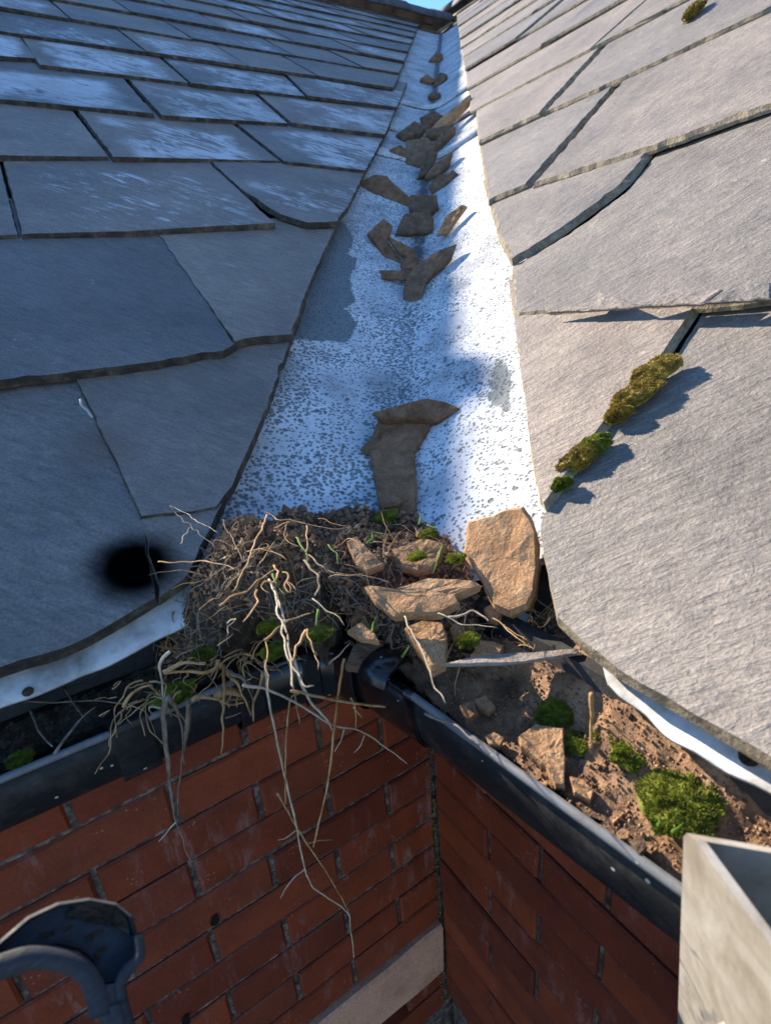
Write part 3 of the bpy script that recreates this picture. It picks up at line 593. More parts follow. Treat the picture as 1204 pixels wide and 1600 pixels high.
# ---- gutters
def prof(W, D, off=0.0, n=14):
    """outer skin of a half round gutter: (inward from front rim, z)"""
    out = []
    for i in range(n+1):
        a = math.pi*i/n; cx, sx = math.cos(a), math.sin(a)
        out.append((W/2-(W/2+off)*math.copysign(abs(cx)**.6, cx), -(D+off)*abs(sx)**.6))
    return out
def sweep(mb, path, inw, pr, th=.0028):
    n = len(pr); vs = []
    for p, d in zip(path, inw):
        for (a, z) in pr: vs.append(np.asarray(p)+np.asarray(d)*a+A(0, 0, z))
        for i, (a, z) in enumerate(pr):
            ca = (pr[0][0]+pr[-1][0])/2; k = math.hypot(a-ca, z)+1e-6; vs.append(np.asarray(p)+np.asarray(d)*(a-(a-ca)/k*th)+A(0, 0, z-z/k*th))
    m_ = 2*n; fs = []
    for i in range(len(path)-1):
        for k in range(n-1): fs += [(i*m_+k, i*m_+k+1, (i+1)*m_+k+1, (i+1)*m_+k), (i*m_+n+k, (i+1)*m_+n+k, (i+1)*m_+n+k+1, i*m_+n+k+1)]
        for k in (0, n-1): fs.append((i*m_+k, (i+1)*m_+k, (i+1)*m_+n+k, i*m_+n+k))
    for i in (0, len(path)-1):
        for k in range(n-1): fs.append((i*m_+k, i*m_+n+k, i*m_+n+k+1, i*m_+k+1))
    mb.add(vs, fs)
ZG = .38; DG = .086; WG = .108
pl = [A(x, -.052+.004*math.sin(x*5), ZG) for x in np.linspace(-2.2, -.285, 26)]; il = [A(0, 1, 0)]*26
gl = empty('rain_gutter', (-.7, 0, .3)); setp(gl, 'black plastic gutter in shade along the left wall, weeds spilling over its rim', 'gutter')
mb = MB(); sweep(mb, pl, il, prof(WG, DG)); mb.build('channel', M['black_plastic'], gl, True); mb = MB(); mb.tube(pl, .0045, sides=7); mb.build('rim', M['worn_plastic'], gl, True)
pr_ = [A(*p) for p in catmull([(-.183, -.20, ZG), (-.178, -.26, ZG), (-.165, -.40, ZG), (-.150, -.55, ZG), (-.125, -.80, ZG), (-.09, -1.2, ZG-.004), (-.05, -1.8, ZG-.008)], 6)]
ir = []
for i in range(len(pr_)):
    t = pr_[min(i+1, len(pr_)-1)]-pr_[max(0, i-1)]; d = np.cross(A(0, 0, 1), t); d /= np.linalg.norm(d); ir.append(d if d[0] > 0 else -d)
gr_ = empty('rain_gutter', (-.12, -.6, .3)); setp(gr_, 'scuffed black plastic gutter holding wet brown soil along the right wall', 'gutter')
mb = MB(); sweep(mb, pr_, ir, prof(WG, DG+.004)); mb.build('channel', M['black_plastic'], gr_, True); mb = MB(); mb.tube(pr_, .0050, sides=7); mb.build('rim', M['worn_plastic'], gr_, True)
gcn = empty('gutter_corner', (-.2, -.08, .3)); setp(gcn, 'shiny black plastic gutter corner joining the two gutters under the debris pile', 'gutter fitting')
cp = [A(*p) for p in catmull([(-.33, -.056, ZG), (-.27, -.060, ZG), (-.222, -.075, ZG), (-.203, -.10, ZG), (-.193, -.15, ZG), (-.182, -.22, ZG)], 5)]
ci_ = []
for i, p in enumerate(cp):
    k = i/(len(cp)-1); k = min(max((k-.35)/.35, 0), 1); k = k*k*(3-2*k); d = A(k, 1-k, 0); d = d*(1+.41*(1-abs(2*k-1))) ; d /= max(1e-6, np.linalg.norm(d)) ; ci_.append(d*(1+.35*(1-abs(2*k-1))))
mb = MB(); sweep(mb, cp, ci_, prof(WG+.004, DG+.006, .004), .004); mb.tube(cp, .0062, sides=8); mb.build('elbow', M['gloss_plastic'], gcn, True)
def strap(parent, p, t, d, width, name, W=WG, D=DG, off=.006, lip=.022):
    t = np.asarray(t, float)/np.linalg.norm(t); pr = [(lip, .004), (lip*.5, .0075), (0, .0075), (-.004, .0065)]+prof(W, D, off)[:9]; mb = MB(); vs = []
    for k, sgn in enumerate((-1, -.85, .85, 1)):
        sh = .0025 if abs(sgn) == 1 else 0
        for a, z in pr: vs.append(np.asarray(p)+t*width/2*sgn+np.asarray(d)*(a+sh*.5)+A(0, 0, z-sh*.4))
    n = len(pr); vs2 = [v+A(0, 0, -.003)+np.asarray(d)*.0025 for v in vs]; m_ = len(vs); fs = []
    for k in range(3):
        for i in range(n-1): fs += [(k*n+i, k*n+i+1, (k+1)*n+i+1, (k+1)*n+i), (m_+k*n+i, m_+(k+1)*n+i, m_+(k+1)*n+i+1, m_+k*n+i+1)]
    for i in range(n-1): fs += [(i, m_+i, m_+i+1, i+1), (3*n+i, 3*n+i+1, m_+3*n+i+1, m_+3*n+i)]
    mb.add(vs+vs2, fs); return mb.build(name, M['gloss_plastic'] if name == 'clip' else M['black_plastic'], parent)
strap(gl, (-.465, -.054, ZG), (1, 0, 0), (0, 1, 0), .045, 'union_clip', lip=.03)
strap(gl, (-.325, -.058, ZG), (1, 0, 0), (0, 1, 0), .034, 'union_clip', lip=.02)
strap(gcn, (-.2045, -.1, ZG), (.35, -.95, 0), (.95, .35, 0), .03, 'clip', off=.011, lip=.026)
strap(gcn, (-.242, -.068, ZG), (.95, -.25, 0), (.25, .95, 0), .022, 'clip', off=.011, lip=.02)
strap(gr_, (-.143, -.62, ZG), (.1, -1, 0), (1, .1, 0), .05, 'union_clip', lip=.02)
# chunky glossy clip standing on the corner fitting
ck = A(*[(-0.196,-0.1817,0.412)][0]); ct = A(.3, -.95, 0); ct /= np.linalg.norm(ct); cn = np.cross(A(0, 0, 1), ct); cn = cn if cn[0] > 0 else -cn; vs = []; K = 10
for j, tt in enumerate((-.021, -.019, .019, .021)):
    for rad in (.024, .020):
        rr_ = rad-(.002 if j in (0, 3) else 0)
        for i in range(K+1):
            a = math.pi*(.02+.93*i/K); vs.append(ck+ct*tt+cn*(-math.cos(a)*rr_*1.25+.004)+A(0, 0, 1)*(math.copysign(abs(math.sin(a))**.6, math.sin(a))*rr_-.018))
n = K+1; fs = []
for j in range(3):
    for i in range(K): fs += [(j*2*n+i, j*2*n+i+1, (j+1)*2*n+i+1, (j+1)*2*n+i), (j*2*n+n+i, (j+1)*2*n+n+i, (j+1)*2*n+n+i+1, j*2*n+n+i+1)]
for j in (0, 3):
    for i in range(K): fs.append((j*2*n+i, j*2*n+n+i, j*2*n+n+i+1, j*2*n+i+1))
build('clip', vs, fs, M['gloss_plastic'], gcn, True)
# ================================================================== soil and debris
def rbf(ctrl):
    X = np.array(ctrl); n = len(X); D = np.linalg.norm(X[:, None, :2]-X[None, :, :2], axis=2); Am = np.zeros((n+3, n+3)); Am[:n, :n] = D
    Am[:n, n] = 1; Am[:n, n+1:] = X[:, :2]; Am[n:, :n] = Am[:n, n:].T; b = np.zeros(n+3); b[:n] = X[:, 2]; wv = np.linalg.solve(Am, b)
    return lambda x, y: float(np.hypot(X[:, 0]-x, X[:, 1]-y)@wv[:n]+wv[n]+wv[n+1]*x+wv[n+2]*y)
def soil(name, ctrl, bound, m, label, cat='soil', res=.004, amp=.008, skirt=.04, crumbs=500, cr=(.0012, .0045), kind='stuff', cm=None):
    f = rbf(ctrl); B = [p[:2] for p in bound]; xs_ = [p[0] for p in B]; ys_ = [p[1] for p in B]; nx = int((max(xs_)-min(xs_))/res)+2; ny = int((max(ys_)-min(ys_))/res)+2
    idx = {}; vs = []; sd = random.random()*30
    def hz(x, y): return f(x, y)+amp*(1.2*nz((x, y, sd), 22)+.8*nz((x, y, sd), 55)+.45*nz((x, y, sd), 120)+.25*nz((x, y, sd), 260))
    ins = {}
    for i in range(nx):
        for j in range(ny):
            x, y = min(xs_)+i*res, min(ys_)+j*res; p = (x+.006*nz((x, y, 3), 40), y+.006*nz((x, y, 7), 40))
            if inpoly(p, B): idx[i, j] = len(vs); vs.append((x, y, hz(x, y)))
    fs = []; cnt = {}
    for (i, j) in idx:
        k = [(i, j), (i+1, j), (i+1, j+1), (i, j+1)]
        if all(q in idx for q in k):
            q = [idx[z] for z in k]; fs.append(tuple(q))
            for a, b in zip(q, q[1:]+q[:1]): cnt[a, b] = 1
    top = list(vs)
    for (a, b) in list(cnt):
        if (b, a) not in cnt:
            n = len(vs); va, vb = vs[a], vs[b]; vs += [(va[0]+skirt*.5, va[1]+skirt*.5, va[2]-skirt), (vb[0]+skirt*.5, vb[1]+skirt*.5, vb[2]-skirt)]; fs.append((b, a, n, n+1))
    o = build(name, vs, fs, m, None, True); setp(o, label, cat, None, kind)
    if crumbs:
        mb = MB()
        for _ in range(crumbs):
            p = A(*random.choice(top)); r = random.uniform(*cr)*(1 if random.random() < .85 else 1.8); oc = []
            for d in ((1, 0, 0), (0, 1, 0), (-1, 0, 0), (0, -1, 0), (0, 0, 1), (0, 0, -1)): oc.append(p+A(*d)*r*random.uniform(.6, 1.3)+A(*[random.uniform(-.25, .25) for _ in range(3)])*r+A(0, 0, r*.3))
            mb.add(oc, [(0, 1, 4), (1, 2, 4), (2, 3, 4), (3, 0, 4), (1, 0, 5), (2, 1, 5), (3, 2, 5), (0, 3, 5)])
        c_ = mb.build('crumbs', cm or m, o); c_['kind'] = 'stuff'
    return o, hz
PILE = [(-0.4241,0.0291,0.385),(-0.3611,-0.031,0.39),(-0.2929,-0.0789,0.395),(-0.2421,-0.1039,0.395),(-0.1933,-0.118,0.395),(-0.154,-0.1769,0.395),(-0.1314,-0.2121,0.395),(-0.0623,-0.2616,0.4),(-0.0304,-0.3099,0.43),(-0.0356,-0.3569,0.425),(-0.0138,-0.2858,0.45),(-0.3674,-0.0016,0.44),(-0.3101,-0.0958,0.485),(-0.2433,-0.1257,0.472),(-0.1564,-0.1286,0.438),(-0.0979,-0.186,0.432),(-0.0271,-0.2271,0.432),(-0.3255,-0.0093,0.52),(-0.2877,-0.0623,0.54),(-0.2249,-0.1062,0.535),(-0.1401,-0.1125,0.5),(-0.0609,-0.1306,0.475),(-0.2895,0.0757,0.545),(-0.2123,0.0579,0.535),(-0.0688,0.0687,0.5),(-0.0095,0.01,0.5),(-0.0016,-0.1024,0.49),(-0.0668,-0.1994,0.435)]
PB = [(-0.4247,0.0262,0.385),(-0.3623,-0.0316,0.385),(-0.2929,-0.0752,0.385),(-0.2264,-0.1081,0.39),(-0.1893,-0.1123,0.4),(-0.1533,-0.1754,0.39),(-0.1253,-0.2166,0.39),(-0.0162,-0.2998,0.4),(-0.0216,-0.3522,0.405),(-0.0343,-0.3836,0.42),(-0.0374,-0.3685,0.445),(-0.0221,-0.3238,0.455),(-0.0041,-0.2693,0.465),(-0.0144,-0.2514,0.47),(-0.0722,-0.2286,0.46),(-0.0238,-0.1411,0.5),(-0.0135,-0.0748,0.51),(-0.0095,0.01,0.5),(-0.0723,0.0621,0.505),(-0.2102,0.0627,0.535),(-0.286,0.0724,0.545),(-0.3124,0.0443,0.5),(-0.3578,0.0184,0.46),(-0.4042,0.0398,0.41)]
pile, hpile = soil('debris_heap', PILE, PB, M['soil'], 'dark heap of soil and rotted roots blocking the foot of the valley', 'soil', .0045, .012, .09, 3600, (.001, .0042), cm=M['brown_soil'])
gs, hgs = soil('gutter_soil', [(-0.1566,-0.1787,0.378),(-0.1571,-0.2539,0.374),(-0.1563,-0.3528,0.372),(-0.1541,-0.4289,0.372),(-0.1461,-0.5084,0.372),(-0.0909,-0.2894,0.385),(-0.0897,-0.3768,0.392),(-0.0993,-0.4544,0.388),(-0.0339,-0.3468,0.435),(-0.0433,-0.4136,0.432),(-0.0468,-0.4779,0.43),(-0.0428,-0.5336,0.405),(-0.0866,-0.5148,0.39),(-0.1032,-0.564,0.378),(-0.1343,-0.3824,0.382)],
  [(-0.1583,-0.1381,0.375),(-0.1667,-0.218,0.374),(-0.1617,-0.3216,0.372),(-0.1514,-0.4268,0.372),(-0.1431,-0.5119,0.372),(-0.1357,-0.579,0.372),(-0.1216,-0.6433,0.372),(-0.0051,-0.6006,0.42),(-0.0292,-0.5237,0.43),(-0.0314,-0.4451,0.435),(-0.024,-0.39,0.435),(-0.0089,-0.3209,0.435),(-0.0108,-0.2649,0.425),(-0.0797,-0.2124,0.39)], M['brown_soil'], 'wet orange-brown silt and grit filling the sunlit right gutter', 'soil', .0035, .006, .02, 3500, (.0006, .0019))
gs2, hgs2 = soil('gutter_soil', [(-0.6565,0.0111,0.362),(-0.5975,0.0042,0.362),(-0.5191,0.0049,0.362),(-0.433,-0.0101,0.364),(-0.3601,-0.0153,0.37),(-0.659,0.0981,0.375),(-0.5938,0.0807,0.375),(-0.5087,0.0683,0.378),(-0.4108,0.0722,0.385),(-0.34,0.0641,0.395)],
  [(-0.6903,0.0135,0.36),(-0.5981,0.0001,0.36),(-0.5206,-0.0044,0.36),(-0.434,-0.0124,0.362),(-0.3626,-0.0233,0.37),(-0.3271,0.0433,0.4),(-0.342,0.0787,0.41),(-0.419,0.0892,0.39),(-0.4986,0.0882,0.38),(-0.5924,0.0883,0.38),(-0.6924,0.0857,0.38)], M['soil'], 'black mud and dead roots filling the shaded left gutter', 'soil', .005, .005, .02, 500)
# ================================================================== broken pieces lying in the valley
FRAGS = [
 # outline, thickness, material, label
 ([(0.7739,1.4095,1.201),(0.8241,1.4154,1.2357),(0.8951,1.3948,1.2621),(0.9189,1.3648,1.2526),(0.9209,1.3248,1.2224),(0.9279,1.2589,1.1746),(0.9205,1.1937,1.1189),(0.8766,1.2201,1.1133),(0.8766,1.2773,1.1584),(0.8617,1.3426,1.2009),(0.832,1.3554,1.1932),(0.7702,1.3687,1.1667)], .018, 'fragment', 'bent boomerang-shaped brown fragment touching the shaded slate edge in the valley'),
 ([(0.8794,1.1433,1.1537),(0.9342,1.0878,1.1457),(0.9145,1.0578,1.1106),(0.8847,1.0597,1.0935),(0.8573,1.0941,1.1026),(0.8533,1.1193,1.1193)], .022, 'grey_fragment', 'small squarish brown lump just above the larger block mid valley'),
 ([(0.764,1.0406,1.0809),(0.826,0.993,1.0826),(0.8235,0.9621,1.0577),(0.7899,0.9301,1.013),(0.7028,1.0085,1.0193),(0.7332,1.0244,1.0498)], .022, 'grey_fragment', 'blocky brown trapezoid lump beside the bent boomerang fragment'),
 ([(0.7506,0.8401,1.0016),(0.7976,0.861,1.0468),(0.8484,0.8531,1.0731),(0.8541,0.8403,1.0673),(0.8064,0.8324,1.0312),(0.7711,0.8249,1.0034)], .008, 'tan_fragment', 'thin sunlit orange shard standing right of the blocky lump'),
 ([(0.5793,0.9755,1.0118),(0.6362,0.9783,1.047),(0.6411,0.9491,1.0276),(0.6067,0.9263,0.9902),(0.5979,0.8473,0.9248),(0.5675,0.8693,0.9238),(0.5775,0.9235,0.9711)], .012, 'fragment', 'upright leaf-shaped brown shard leaning left of the forked pieces'),
 ([(0.598,0.8909,0.9899),(0.6249,0.8182,0.9513),(0.6175,0.7965,0.9307),(0.603,0.8045,0.9281),(0.5918,0.8495,0.9553)], .012, 'fragment', 'short brown stick-like shard pointing down at the round pebble lump'),
 ([(0.5575,0.7846,0.9128),(0.5825,0.7835,0.9266),(0.5921,0.7574,0.913),(0.576,0.7504,0.8983),(0.5502,0.7692,0.8971)], .014, 'fragment', 'round pebble-like brown lump between three shards in mid valley'),
 ([(0.476,0.78,0.8934),(0.5164,0.7428,0.889),(0.5447,0.7221,0.8898),(0.5216,0.7061,0.8647),(0.4726,0.7564,0.8738)], .010, 'fragment', 'flat finger of brown mortar left of the big wedge fragment'),
 ([(0.4935,0.668,0.8599),(0.5289,0.6815,0.8906),(0.587,0.6738,0.9194),(0.6366,0.6556,0.9356),(0.6088,0.6415,0.9088),(0.5333,0.64,0.8631),(0.4942,0.6109,0.8188),(0.4759,0.6233,0.817),(0.4719,0.6474,0.8322)], .014, 'grey_fragment', 'big wedge-shaped fragment, lowest of the mid valley cluster'),
 ([(1.2262,1.7519,1.452),(1.2701,1.7365,1.4672),(1.2752,1.7034,1.4441),(1.2544,1.678,1.4108),(1.204,1.714,1.4079)], .03, 'fragment', 'small cube-like lump at the left of the upper dark cluster'),
 ([(1.3061,1.7209,1.4819),(1.3713,1.6724,1.4856),(1.3755,1.6299,1.4549),(1.2822,1.5963,1.3687),(1.2476,1.6499,1.3887)], .03, 'grey_fragment', 'broad dark slab in the middle of the upper dark cluster'),
 ([(1.1603,1.4617,1.2953),(1.2436,1.5152,1.3903),(1.2639,1.5119,1.4008),(1.2678,1.4809,1.3792),(1.1959,1.4506,1.3095)], .016, 'grey_fragment', 'narrow upright shard below the broad slab in the upper cluster'),
 ([(1.1444,1.3867,1.28),(1.1983,1.3978,1.3234),(1.2724,1.3884,1.3641),(1.2367,1.3654,1.3234),(1.1827,1.3631,1.2866)], .016, 'grey_fragment', 'slim slanting shard right of the narrow upright shard'),
 ([(1.0629,1.261,1.22),(1.0993,1.2626,1.2447),(1.1505,1.2408,1.261),(1.1502,1.2248,1.2486),(1.0919,1.2224,1.2093),(1.0522,1.2326,1.1916)], .016, 'grey_fragment', 'lowest dark lump of the upper cluster, near the sunlit side'),
 ([(1.5093,1.8452,1.5525),(1.5968,1.8542,1.6181),(1.7711,1.846,1.728),(1.7603,1.8245,1.704),(1.6191,1.8188,1.6052),(1.5411,1.831,1.5627)], .02, 'tan_fragment', 'long blade-like shard with a sunlit tip reaching the right slates'),
 ([(1.3947,1.6536,1.4615),(1.4509,1.661,1.5043),(1.5118,1.6541,1.5392),(1.5069,1.6393,1.5245),(1.446,1.6367,1.4823),(1.3987,1.6299,1.4458)], .02, 'grey_fragment', 'dark splinter lying parallel below the long blade-like shard'),
 ([(1.7021,2.1172,1.7117),(1.7626,2.0981,1.7365),(1.7768,2.0481,1.7063),(1.6916,2.0603,1.6597)], .02, 'grey_fragment', 'topmost dark chip of the upper cluster'),
 ([(1.4486,1.9872,1.5879),(1.5392,1.9781,1.6391),(1.568,1.9271,1.6169),(1.5252,1.9188,1.5828),(1.454,1.9505,1.5622)], .02, 'grey_fragment', 'dark wedge at the upper left of the upper cluster'),
 ([(1.5065,1.8293,1.571),(1.59,1.7649,1.5754),(1.5375,1.7649,1.5409),(1.4881,1.8079,1.5421)], .018, 'grey_fragment', 'thin flat splinter between the long shard and the broad slab'),
 ([(2.2733,2.7601,2.0459),(2.3123,2.7531,2.0665),(2.3299,2.7191,2.0512),(2.2893,2.7065,2.014)], .03, 'grey_fragment', 'lone small chip in the valley just above the upper cluster'),
 ([(3.4113,4.1431,2.8157),(3.4994,4.1558,2.8862),(3.5173,4.1029,2.8555),(3.4588,4.0731,2.7915)], .05, 'fragment', 'highest brown chip, near the top of the valley'),
 ([(2.6269,3.2828,2.3328),(2.6737,3.2764,2.359),(2.6908,3.1995,2.3085),(2.6542,3.2054,2.2887)], .05, 'fragment', 'left one of two far chips side by side high in the valley'),
 ([(2.6564,3.1513,2.2935),(2.7084,3.1632,2.3383),(2.7283,3.1212,2.3182),(2.6706,3.0971,2.2598),(2.6177,3.1187,2.2413)], .05, 'grey_fragment', 'right one of two far chips side by side high in the valley'),
 ([(2.2797,2.7639,2.0604),(2.3201,2.7305,2.0609),(2.2992,2.6941,2.0179),(2.2558,2.7308,2.018)], .05, 'grey_fragment', 'squarish far chip below the two side by side chips'),
 ([(0.0967,0.2406,0.5976),(0.1167,0.2435,0.6042),(0.1715,0.179,0.5986),(0.1203,0.1475,0.5739),(0.0863,0.1324,0.5594),(0.0577,0.0924,0.5382),(0.0495,0.0789,0.5315),(0.0147,0.0384,0.5085),(-0.0196,0.0703,0.5093),(0.002,0.11,0.5283),(0.027,0.1589,0.5513),(0.0471,0.1946,0.5687),(0.0855,0.2248,0.5893)], .014, 'fragment', 'long flat boot-shaped piece lying alone in the lower valley'),
 ([(0.0883,0.2288,0.617),(0.1248,0.2095,0.6233),(0.1658,0.189,0.6311),(0.186,0.163,0.6245),(0.1943,0.1424,0.6153),(0.1533,0.1556,0.6027),(0.1199,0.1903,0.6082),(0.0945,0.2102,0.6081)], .012, 'fragment', 'brown shard with a sunlit corner across the head of the boot-shaped piece'),
 ([(0.0231,0.2019,0.5622),(0.0764,0.2104,0.593),(0.0616,0.1974,0.5775),(0.0366,0.1788,0.5535),(0.0248,0.1908,0.5558)], .008, 'grey_fragment', 'small pointed flake tucked under the left side of the boot-shaped piece'),
 ([(-0.0387,0.0539,0.5094),(-0.0285,0.056,0.5153),(-0.0066,0.0421,0.5168),(-0.0066,0.0337,0.5117),(-0.0172,0.0341,0.5071),(-0.0386,0.0455,0.5043)], .010, 'fragment', 'small pinkish oval chip at the foot of the boot-shaped piece'),
 ([(-0.132,0.0758,0.5063),(-0.0874,0.0714,0.5154),(-0.0782,0.0579,0.5111),(-0.0895,0.0345,0.4969),(-0.1266,0.0517,0.4959)], .02, 'grey_fragment', 'dull brown chip at the back edge of the weedy heap'),
 ([(-0.0273,-0.1479,0.5362),(-0.0072,-0.1712,0.5445),(0.0069,-0.1814,0.5528),(0.0182,-0.197,0.5564),(0.0147,-0.2146,0.5462),(0.0093,-0.2281,0.5359),(-0.0152,-0.2524,0.5044),(-0.0327,-0.2648,0.4839),(-0.0458,-0.2667,0.4716),(-0.0612,-0.2547,0.4629),(-0.067,-0.2354,0.4657),(-0.0617,-0.2154,0.4784),(-0.0595,-0.2072,0.4837),(-0.0563,-0.1853,0.4954),(-0.0505,-0.1664,0.5082)], .028, 'tan_fragment', 'largest tan slab of crumbling mortar leaning on the sunlit slates'),
 ([(-0.1889,-0.151,0.5009),(-0.1755,-0.1703,0.4972),(-0.1522,-0.1793,0.5003),(-0.1272,-0.1866,0.5044),(-0.0869,-0.2223,0.502),(-0.0861,-0.2314,0.4987),(-0.1168,-0.2233,0.4933),(-0.1193,-0.232,0.4892),(-0.1423,-0.2294,0.4838),(-0.184,-0.1986,0.484),(-0.1911,-0.1716,0.4924)], .02, 'tan_fragment', 'arrow-shaped tan slab lying flat at the centre of the heap'),
 ([(-0.1649,-0.0655,0.5224),(-0.1515,-0.0656,0.5256),(-0.1488,-0.0895,0.5156),(-0.1455,-0.1188,0.5033),(-0.1684,-0.114,0.4997),(-0.1722,-0.0967,0.5065)], .014, 'tan_fragment', 'small oblong tan piece half in shade behind the weeds'),
 ([(-0.1194,-0.1008,0.5101),(-0.0976,-0.1055,0.5146),(-0.0752,-0.1171,0.5165),(-0.0628,-0.1372,0.5119),(-0.0758,-0.149,0.5031),(-0.0967,-0.1537,0.4949),(-0.113,-0.1466,0.493),(-0.1238,-0.1287,0.4972)], .016, 'tan_fragment', 'rough tan lump dotted with moss behind the arrow-shaped slab'),
 ([(-0.1648,-0.1884,0.4527),(-0.1443,-0.195,0.4557),(-0.1278,-0.2098,0.4548),(-0.1342,-0.2266,0.4473),(-0.1547,-0.249,0.4342),(-0.1716,-0.2442,0.4315),(-0.1676,-0.221,0.4406)], .03, 'tan_fragment', 'upright tan block wedged below the arrow-shaped slab'),
 ([(-0.1132,-0.2448,0.4205),(-0.0928,-0.2389,0.4284),(-0.0831,-0.2489,0.4281),(-0.0772,-0.2611,0.4261),(-0.0875,-0.2646,0.422)], .02, 'tan_fragment', 'ochre crumbly lump resting behind the edge-on slate flake'),
 ([(-0.065,-0.217,0.4517),(-0.051,-0.2189,0.4555),(-0.0498,-0.2338,0.451),(-0.0637,-0.2377,0.4453),(-0.0689,-0.2285,0.4466)], .016, 'tan_fragment', 'small round clod at the foot of the largest tan slab'),
 ([(-0.1159,-0.2106,0.4407),(-0.1039,-0.2093,0.4446),(-0.1005,-0.2208,0.4416),(-0.1093,-0.2275,0.4368),(-0.1192,-0.2205,0.4364)], .014, 'tan_fragment', 'small tan pebble beside the upright tan block'),
 ([(-0.2283,-0.1629,0.4624),(-0.2096,-0.1633,0.4662),(-0.2051,-0.1846,0.4588),(-0.2066,-0.1936,0.4549),(-0.2217,-0.1778,0.4579)], .012, 'tan_fragment', 'thin tan flake above the shiny gutter corner'),
 ([(-0.0492,-0.2708,0.4307),(-0.0344,-0.2731,0.4349),(-0.0248,-0.2854,0.4347),(-0.0302,-0.2977,0.4293),(-0.0433,-0.2967,0.4253),(-0.0556,-0.2821,0.4253)], .018, 'grey_fragment', 'dark clod right of the ochre crumbly lump'),
 ([(-0.1737,-0.0821,0.4614),(-0.165,-0.0973,0.457),(-0.1722,-0.1158,0.4478),(-0.1894,-0.1179,0.4431),(-0.2002,-0.1187,0.4405),(-0.1821,-0.103,0.4509)], .014, 'fragment', 'lumpy brown strip left of the arrow-shaped slab'),
 ([(-0.1403,-0.28,0.3927),(-0.1273,-0.284,0.395),(-0.1282,-0.3002,0.3902),(-0.1386,-0.3002,0.3875),(-0.1433,-0.2876,0.3898)], .012, 'tan_fragment', 'small sunlit orange chip at the shaded end of the right gutter'),
 ([(-0.1463,-0.3519,0.3983),(-0.1248,-0.3542,0.4036),(-0.1095,-0.3748,0.4032),(-0.1289,-0.3939,0.3937),(-0.1485,-0.4095,0.3849),(-0.1532,-0.4038,0.3849),(-0.1478,-0.3874,0.39),(-0.1511,-0.3603,0.3951)], .018, 'tan_fragment', 'large flat tan piece bedded in the right gutter silt'),
 ([(-0.1653,-0.324,0.3888),(-0.1559,-0.3265,0.3905),(-0.1523,-0.3368,0.3887),(-0.161,-0.3396,0.3859),(-0.1673,-0.3322,0.3862)], .012, 'tan_fragment', 'round tan pebble near the front rim of the right gutter'),
 ([(-0.1403,-0.4104,0.3905),(-0.134,-0.4194,0.3906),(-0.1362,-0.4318,0.3876),(-0.1435,-0.4345,0.3851),(-0.1479,-0.4214,0.3864)], .012, 'tan_fragment', 'slanting tan chip in the middle of the right gutter'),
 ([(-0.153,-0.4678,0.3858),(-0.1457,-0.4692,0.3876),(-0.1451,-0.4748,0.3869),(-0.1502,-0.4763,0.3853),(-0.1551,-0.4725,0.3845)], .010, 'tan_fragment', 'little orange stone near the ladder end of the right gutter'),
 ([(-0.1523,-0.48,0.388),(-0.1425,-0.4833,0.3903),(-0.1463,-0.4908,0.3882),(-0.156,-0.49,0.3856)], .010, 'grey_fragment', 'grey stone beside the little orange stone in the right gutter'),
 ([(-0.1619,-0.2815,0.3976),(-0.1473,-0.2855,0.4001),(-0.1531,-0.2984,0.395),(-0.1682,-0.2975,0.3915)], .012, 'fragment', 'brown lump in the shade of the edge-on slate flake'),
 ([(-0.2217,-0.1339,0.3947),(-0.1992,-0.1176,0.4054),(-0.1756,-0.1243,0.4077),(-0.1678,-0.14,0.4034),(-0.1812,-0.1501,0.3968),(-0.2069,-0.1477,0.3925)], .02, 'grey_fragment', 'pale dried clod sitting on the shiny gutter corner'),
]
for P, th, mk, lab in FRAGS:
    sz = max(np.linalg.norm(A(*p)-np.mean(np.array(P), 0)) for p in P)
    inv = 'valley' in lab or 'cluster' in lab or 'shard' in lab
    frag('mortar_fragment', P, th*(1.7 if inv else 1.0), M[mk], lab, 'fragment', 'broken mortar pieces in the valley and gutters', min(.0022, sz*.05), None, sz*.0, 1.25 if 'valley' in lab or 'cluster' in lab or 'shard' in lab else 1.06)
# a loose slate flake seen almost edge-on, spanning heap and right eaves
P = [(-0.1732,-0.2641,0.447),(-0.1397,-0.2744,0.447),(-0.1006,-0.298,0.447),(-0.0388,-0.3374,0.447),(-0.0488,-0.3411,0.447),(-0.0814,-0.3257,0.447),(-0.1238,-0.3021,0.447)]
frag('slate_flake', P, .005, M['slate'], 'loose grey slate flake seen almost edge-on, bridging the heap and right eaves', 'slate flake', None, .0012)
# wire tingle that once held a slipped slate
stem([(-0.3947,0.3379,0.7038),(-0.3962,0.3249,0.6965),(-0.3918,0.3137,0.69),(-0.3889,0.2972,0.6806)], .0026, .0022, M['aluminium'], 'small pale metal clip hooked at a slate joint, shaded roof', 'slate_clip', 'clip', wob=0)
